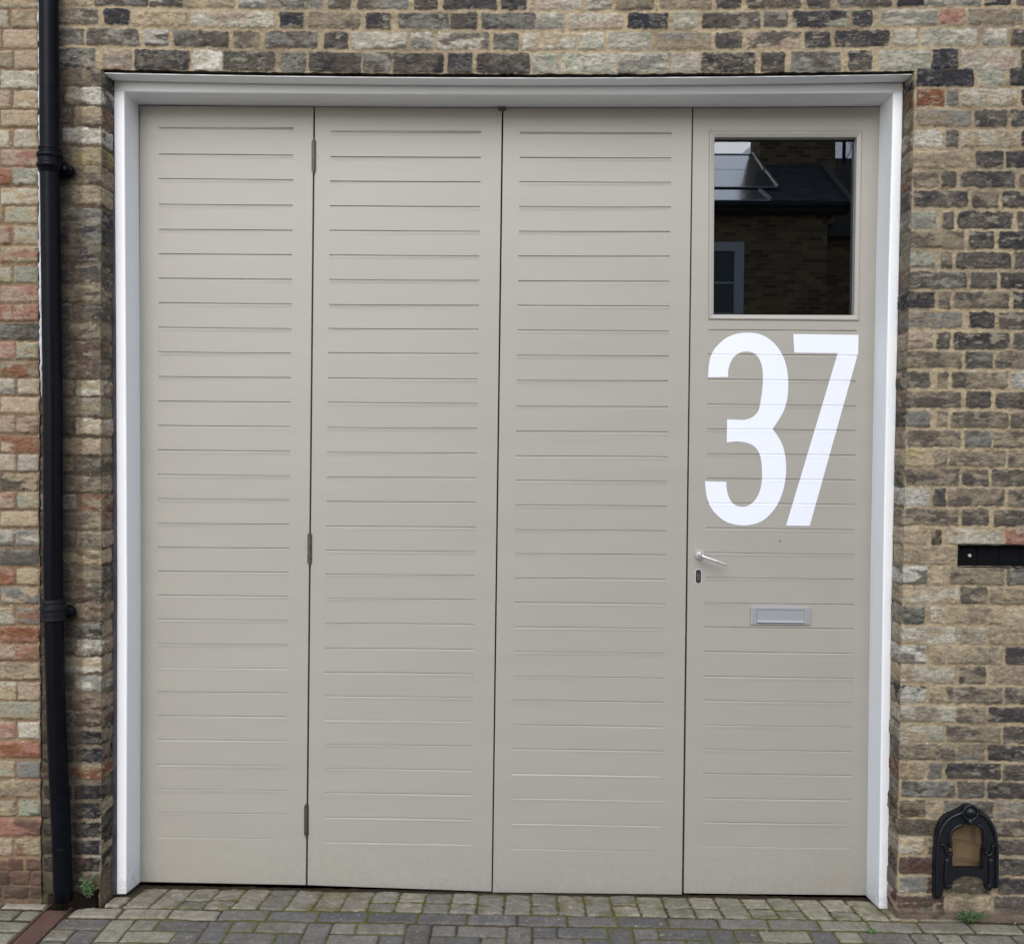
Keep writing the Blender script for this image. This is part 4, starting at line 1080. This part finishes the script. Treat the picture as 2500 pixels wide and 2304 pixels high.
rib([(1432,1048),(1415,1050),(1412,1085),(1402,1115),(1375,1125),(1358,1110),(1364,1092)], .0042, 'scroll', YB-.004)
bm = bmesh.new(); c = Q8(1228, 775, YB); tube(bm, [(c[0]+.0265*math.cos(t), YB-.004, c[1]+.0265*math.sin(t)*1.05) for t in [2*math.pi*k/28 for k in range(29)]], .0048, 10)
tube(bm, [(c[0], .0, c[1]), (c[0], YB-.006, c[1]), (c[0], YB-.014, c[1]-.002), (c[0], YB-.016, c[1]-.004)], [.024, .022, .014, .004], 22)
c2_ = Q8(1222, 845, YB); tube(bm, [(c2_[0], YB+.004, c2_[1]+.012), (c2_[0], YB-.008, c2_[1]), (c2_[0], YB+.004, c2_[1]-.012)], [.010, .014, .006], 14)
kid('boss', bm_me(bm), M_IRON, bs, True)
for (x_, y_) in ((1058, 1372), (1382, 1376)):
    c = Q8(x_, y_, YB); bm = bmesh.new(); tube(bm, [(c[0], .0, c[1]), (c[0], YB-.006, c[1]), (c[0], YB-.010, c[1])], [.0085, .0085, .005], 16); kid('foot_knob', bm_me(bm), M_IRON, bs)
a, b = Q8(1096, 1240, 0), Q8(1344, 1240, 0)
bm = bmesh.new(); box(bm, a[0]-.005, b[0]+.005, .016, .024, a[1]-.014, a[1]+.004); kid('scraper_blade', bm_me(bm), mat('worn bare iron', srgb(150, 146, 142), .5, .3, var=((40, 40, 40), .7, srgb(90, 84, 80))), bs)

# ------------------------------------------------------------------ weeds
def weed(name, label, loc, n_, spread, hgt, leaf, mat_, seed, feather=False, cat='weed'):
    r_ = random.Random(seed); t = thing(name, label, cat, loc, 'weeds at the foot of the walls')
    bs_ = bmesh.new(); bl_ = bmesh.new(); L0 = Vector(loc)
    for i in range(n_):
        az = r_.uniform(-math.pi, math.pi); ln = hgt*r_.uniform(.45, 1.0); rad = spread*r_.uniform(.2, 1)
        p0 = L0+Vector((r_.uniform(-.01, .01), r_.uniform(-.004, .004), 0)); p2 = L0+Vector((math.cos(az)*rad, -abs(math.sin(az))*rad*.8, ln)); p1 = (p0+p2)/2+Vector((0, -.005, ln*.25))
        pts = [p0*(1-t_)**2+p1*2*t_*(1-t_)+p2*t_*t_ for t_ in (0, .33, .66, 1)]
        tube(bs_, pts, [.0010, .0009, .0008, .0006], 5)
        m_ = 9 if feather else 7
        for k in range(m_):
            t_ = .25+.75*k/(m_-1); q_ = p0*(1-t_)**2+p1*2*t_*(1-t_)+p2*t_*t_
            a2 = r_.uniform(0, 2*math.pi); s_ = leaf*r_.uniform(.55, 1.1); wd = s_*(.22 if feather else .48)
            d = Vector((math.cos(a2), -abs(math.sin(a2))*.6, r_.uniform(-.1, .7))).normalized(); sd_ = d.cross(Vector((0, -1, .25))).normalized(); nn = d.cross(sd_)*s_*.12
            vs = [bl_.verts.new(q_), bl_.verts.new(q_+d*s_*.35+sd_*wd), bl_.verts.new(q_+d*s_*.8+sd_*wd*.75+nn), bl_.verts.new(q_+d*s_+nn), bl_.verts.new(q_+d*s_*.8-sd_*wd*.75+nn), bl_.verts.new(q_+d*s_*.35-sd_*wd)]
            bl_.faces.new(vs)
    me = bpy.data.meshes.new('m'); bs_.to_mesh(me); bs_.free(); kid('stem', me, mat_, t)
    me = bpy.data.meshes.new('m'); bl_.to_mesh(me); bl_.free(); kid('leaves', me, mat_, t)
q_ = at(2362, 2252, -.02); weed('weed', 'bushy green weed with round leaves growing at the wall foot below the boot scraper', (q_[0], -.02, .02), 60, .066, .055, .0085, M_GREEN, 3)
q_ = at(216, 2190, -.012); weed('weed', 'feathery green weed sprouting from the brick pier right of the drainpipe', (q_[0], -.012, q_[2]), 15, .036, .090, .013, M_GREEN, 4, True)
q_ = atz(2126, 2275, .02); weed('weed', 'tiny pale sprig growing in the paving near the right door jamb', (q_[0], q_[1], .02), 10, .024, .016, .006, M_GREEN2, 5)

rg_ = random.Random(21); bm = bmesh.new()
for k in range(420):                    # grit, crumbs of mortar and bits of dead leaf lying at the threshold and in the joints
    x_ = rg_.uniform(-1.75, 2.2); y_ = -.26+.46*rg_.random()**.8 if abs(x_) < 1.48 else rg_.uniform(-.26, -.01)
    s_ = rg_.uniform(.0012, .0034)*(1.8 if rg_.random() < .08 else 1); z_ = float(gz(np.array(y_)))+.0015
    P4 = [Vector((x_+rg_.uniform(-1, 1)*s_, y_+rg_.uniform(-1, 1)*s_, z_+dz_*s_)) for dz_ in (0, 0, 0, 1.2)]
    q4 = [bm.verts.new(p_) for p_ in P4]
    for t3 in ((0, 1, 2), (0, 1, 3), (1, 2, 3), (0, 2, 3)): bm.faces.new([q4[i_] for i_ in t3])
gt = link('grit', bm_me(bm), mat('pale grit', srgb(168, 160, 146), .9, var=((55, 55, 55), 1, srgb(92, 74, 52)))); gt['kind'] = 'stuff'

# ------------------------------------------------------------------ house across the street (seen in the door glass)
GY = Yg
def refl(u, v, Yp):
    """where the ray through (u, v), mirrored in the glass, meets the plane Y = Yp"""
    d = ray(u, v); P_ = CAM+d*((GY-CAM[1])/d[1]); d2 = d*np.array([1, -1, 1]); return P_+d2*((Yp-P_[1])/d2[1])
def G3(x, y): return 1650+x/3.2417, 280+y/3.2417
oh = thing('opposite_house', 'brick house with slate roof, solar panels and a sash window, mirrored in the door glass', 'house', (3, -12.5, 0))
YF = -12.5
M_OB = tex_brick('opposite brick', srgb(176, 146, 106), srgb(104, 86, 66), srgb(170, 150, 120))
M_SL = tex_brick('roof slate', srgb(112, 110, 112), srgb(80, 80, 84), srgb(30, 30, 32), .25, .10)
M_WP = mat('white sash paint', srgb(240, 240, 242), .5)
ze = refl(*G3(850, 745), YF)[2]
bm = bmesh.new()
slope = math.tan(math.radians(30))
def roofpt(u, v, up=.0):
    """where the mirrored ray through (u, v) meets the roof slope raised by up"""
    d = ray(u, v); P_ = CAM+d*((GY-CAM[1])/d[1]); d2 = d*np.array([1, -1, 1])
    t = (ze+.02+up+slope*(YF+.35-P_[1])-P_[2])/(d2[2]+slope*d2[1]); return P_+d2*t
rp = roofpt(*G3(860, 345)); yr = rp[1]; zr = rp[2]; print('ridge', yr, zr, 'eaves', ze)
xe, xh = refl(*G3(1392, 755), YF+.35)[0], refl(*G3(1105, 430), yr)[0]; yb_ = 2*yr-YF-.35
vs = [bm.verts.new(p_) for p_ in [(-2.0, YF+.35, ze+.02), (xe, YF+.35, ze+.02), (xh, yr, zr), (-2.0, yr, zr), (-2.0, yb_, ze+.02), (xe, yb_, ze+.02)]]
bm.faces.new([vs[0], vs[1], vs[2], vs[3]]); bm.faces.new([vs[3], vs[2], vs[5], vs[4]]); bm.faces.new([vs[0], vs[3], vs[4]]); bm.faces.new([vs[1], vs[5], vs[2]]); bm.faces.new([vs[0], vs[4], vs[5], vs[1]])
rf = kid('roof', bm_me(bm), M_SL, oh)
bm = bmesh.new(); box(bm, -1.8, xe-.3, 2*yr-YF, YF, 0, ze); kid('wall', bm_me(bm), M_OB, oh)
M_PV = mat('solar glass', (.48, .54, .66), .18, .9); M_PF = mat('panel edge', srgb(150, 150, 152), .4, .6)
for k, (a_, b_, c_, d_) in enumerate([((240, 330), (600, 306), (690, 436), (240, 464)), ((240, 466), (700, 440), (800, 572), (240, 612)), ((240, 616), (650, 596), (745, 676), (240, 706))]):
    pts = [roofpt(*G3(*q_), .07) for q_ in (a_, b_, c_, d_)]
    left = pts[1][0]-3.4
    pts[0] = np.array([left, pts[1][1], pts[1][2]]); pts[3] = np.array([left, pts[2][1], pts[2][2]])
    bm = bmesh.new(); T = [bm.verts.new(p_) for p_ in pts]; Bt = [bm.verts.new(p_-np.array([0, 0, .012])) for p_ in pts]
    bm.faces.new(T); bm.faces.new(Bt[::-1])
    for i in range(4): bm.faces.new([T[i], Bt[i], Bt[(i+1) % 4], T[(i+1) % 4]])
    so3 = kid('solar_panel', bm_me(bm), M_PV, oh)
    bm = bmesh.new(); tube(bm, [pts[1], pts[2]], .025, 6); kid('edge_trim', bm_me(bm), M_PF, so3) if False else bm.free()
    bm = bmesh.new(); tube(bm, [pts[1]+np.array([.03, 0, .0]), pts[2]+np.array([.03, 0, .0])], .035, 6); kid('panel_edge', bm_me(bm), M_PF, oh)
# broad chimney breast behind the roof
YC = yr+.5
c0, c1_ = refl(*G3(665, 340), YC), refl(*G3(1262, 340), YC)
bm = bmesh.new(); box(bm, c0[0], c1_[0], YC-.8, YC, ze+.2, c0[2]+1.6); kid('chimney', bm_me(bm), M_OB, oh)
# gutter
bm = bmesh.new(); tube(bm, [(-2.0, YF+.40, ze-.02), (xe, YF+.40, ze-.02)], .06, 10); box(bm, -2.0, xe, YF+.0, YF+.36, ze-.12, ze-.0); kid('gutter', bm_me(bm), mat('dark gutter', (.015, .015, .016), .5), oh)
# sash window
w1 = refl(*G3(540, 1010), YF+.02); w0z = w1[2]-2.75; wx0 = w1[0]-1.7
ow = bpy.data.objects.new('sash_window', None); COL.objects.link(ow); ow.parent = oh; bpy.context.view_layer.update()
bm = bmesh.new()
for (x0_, x1_, z0_, z1_) in [(wx0, w1[0], w1[2]-.16, w1[2]), (wx0, w1[0], w0z, w0z+.10), (wx0, wx0+.17, w0z+.10, w1[2]-.16), (w1[0]-.17, w1[0], w0z+.10, w1[2]-.16)]: box(bm, x0_, x1_, YF+.005, YF+.05, z0_, z1_)
for z_ in (w1[2]-1.25,): box(bm, wx0+.17, w1[0]-.17, YF+.007, YF+.035, z_-.02, z_+.02)
box(bm, (wx0+w1[0])/2-.018, (wx0+w1[0])/2+.018, YF+.009, YF+.03, w0z+.1, w1[2]-.16); box(bm, wx0+.17, w1[0]-.17, YF+.011, YF+.03, w1[2]-.72, w1[2]-.69)
kid('frame', bm_me(bm), M_WP, ow)
bm = bmesh.new(); box(bm, wx0+.1, w1[0]-.1, YF+.002, YF+.006, w0z+.09, w1[2]-.1); kid('pane', bm_me(bm), mat('far glass', (.02, .025, .03), .08, spec=.8), ow)
bm = bmesh.new(); tube(bm, [(xe, YF+.36, ze+.04), (xh, yr+.02, zr+.03)], .05, 8); tube(bm, [(-2.0, yr, zr+.03), (xh, yr, zr+.03)], .05, 8); kid('ridge_tiles', bm_me(bm), mat('ridge tile', srgb(128, 124, 120), .8), oh)
bh = thing('farther_house', 'lower house with dark ribbed tiles beyond the solar panelled one, mirrored in the glass', 'house', (xe+1, YF-4, 0))
y2e, y2r = YF-1.6, YF-5.2; z2r = refl(*G3(1330, 346), y2r)[2]; z2e = ze-.1
bm = bmesh.new(); V2 = [bm.verts.new(p_) for p_ in [(xh-.5, y2e, z2e), (14, y2e, z2e), (14, y2r, z2r), (xh-.5, y2r, z2r), (xh-.5, 2*y2r-y2e, z2e), (14, 2*y2r-y2e, z2e)]]
bm.faces.new([V2[0], V2[1], V2[2], V2[3]]); bm.faces.new([V2[3], V2[2], V2[5], V2[4]]); bm.faces.new([V2[0], V2[3], V2[4]]); bm.faces.new([V2[1], V2[5], V2[2]]); bm.faces.new([V2[0], V2[4], V2[5], V2[1]])
kid('roof', bm_me(bm), tex_brick('ribbed tile', srgb(92, 84, 78), srgb(60, 56, 54), srgb(12, 12, 12), .22, .14), bh)
bm = bmesh.new(); box(bm, xh-.3, 13.8, 2*y2r-y2e+.3, y2e-.3, 0, z2e); kid('wall', bm_me(bm), M_OB, bh)
# aerial pole with its cable
a_ = roofpt(*G3(1330, 352)); t_ = refl(*G3(1330, 195), a_[1])
bm = bmesh.new(); tube(bm, [(a_[0], a_[1], a_[2]-.1), (a_[0], a_[1], t_[2]+1.0)], .035, 8); tube(bm, [(a_[0]+.03+.10*math.sin(k*.9), a_[1]+.05, a_[2]+k*.12) for k in range(11)], .008, 6)
kid('aerial_pole', bm_me(bm), mat('dark pole', (.02, .02, .022), .5), oh)
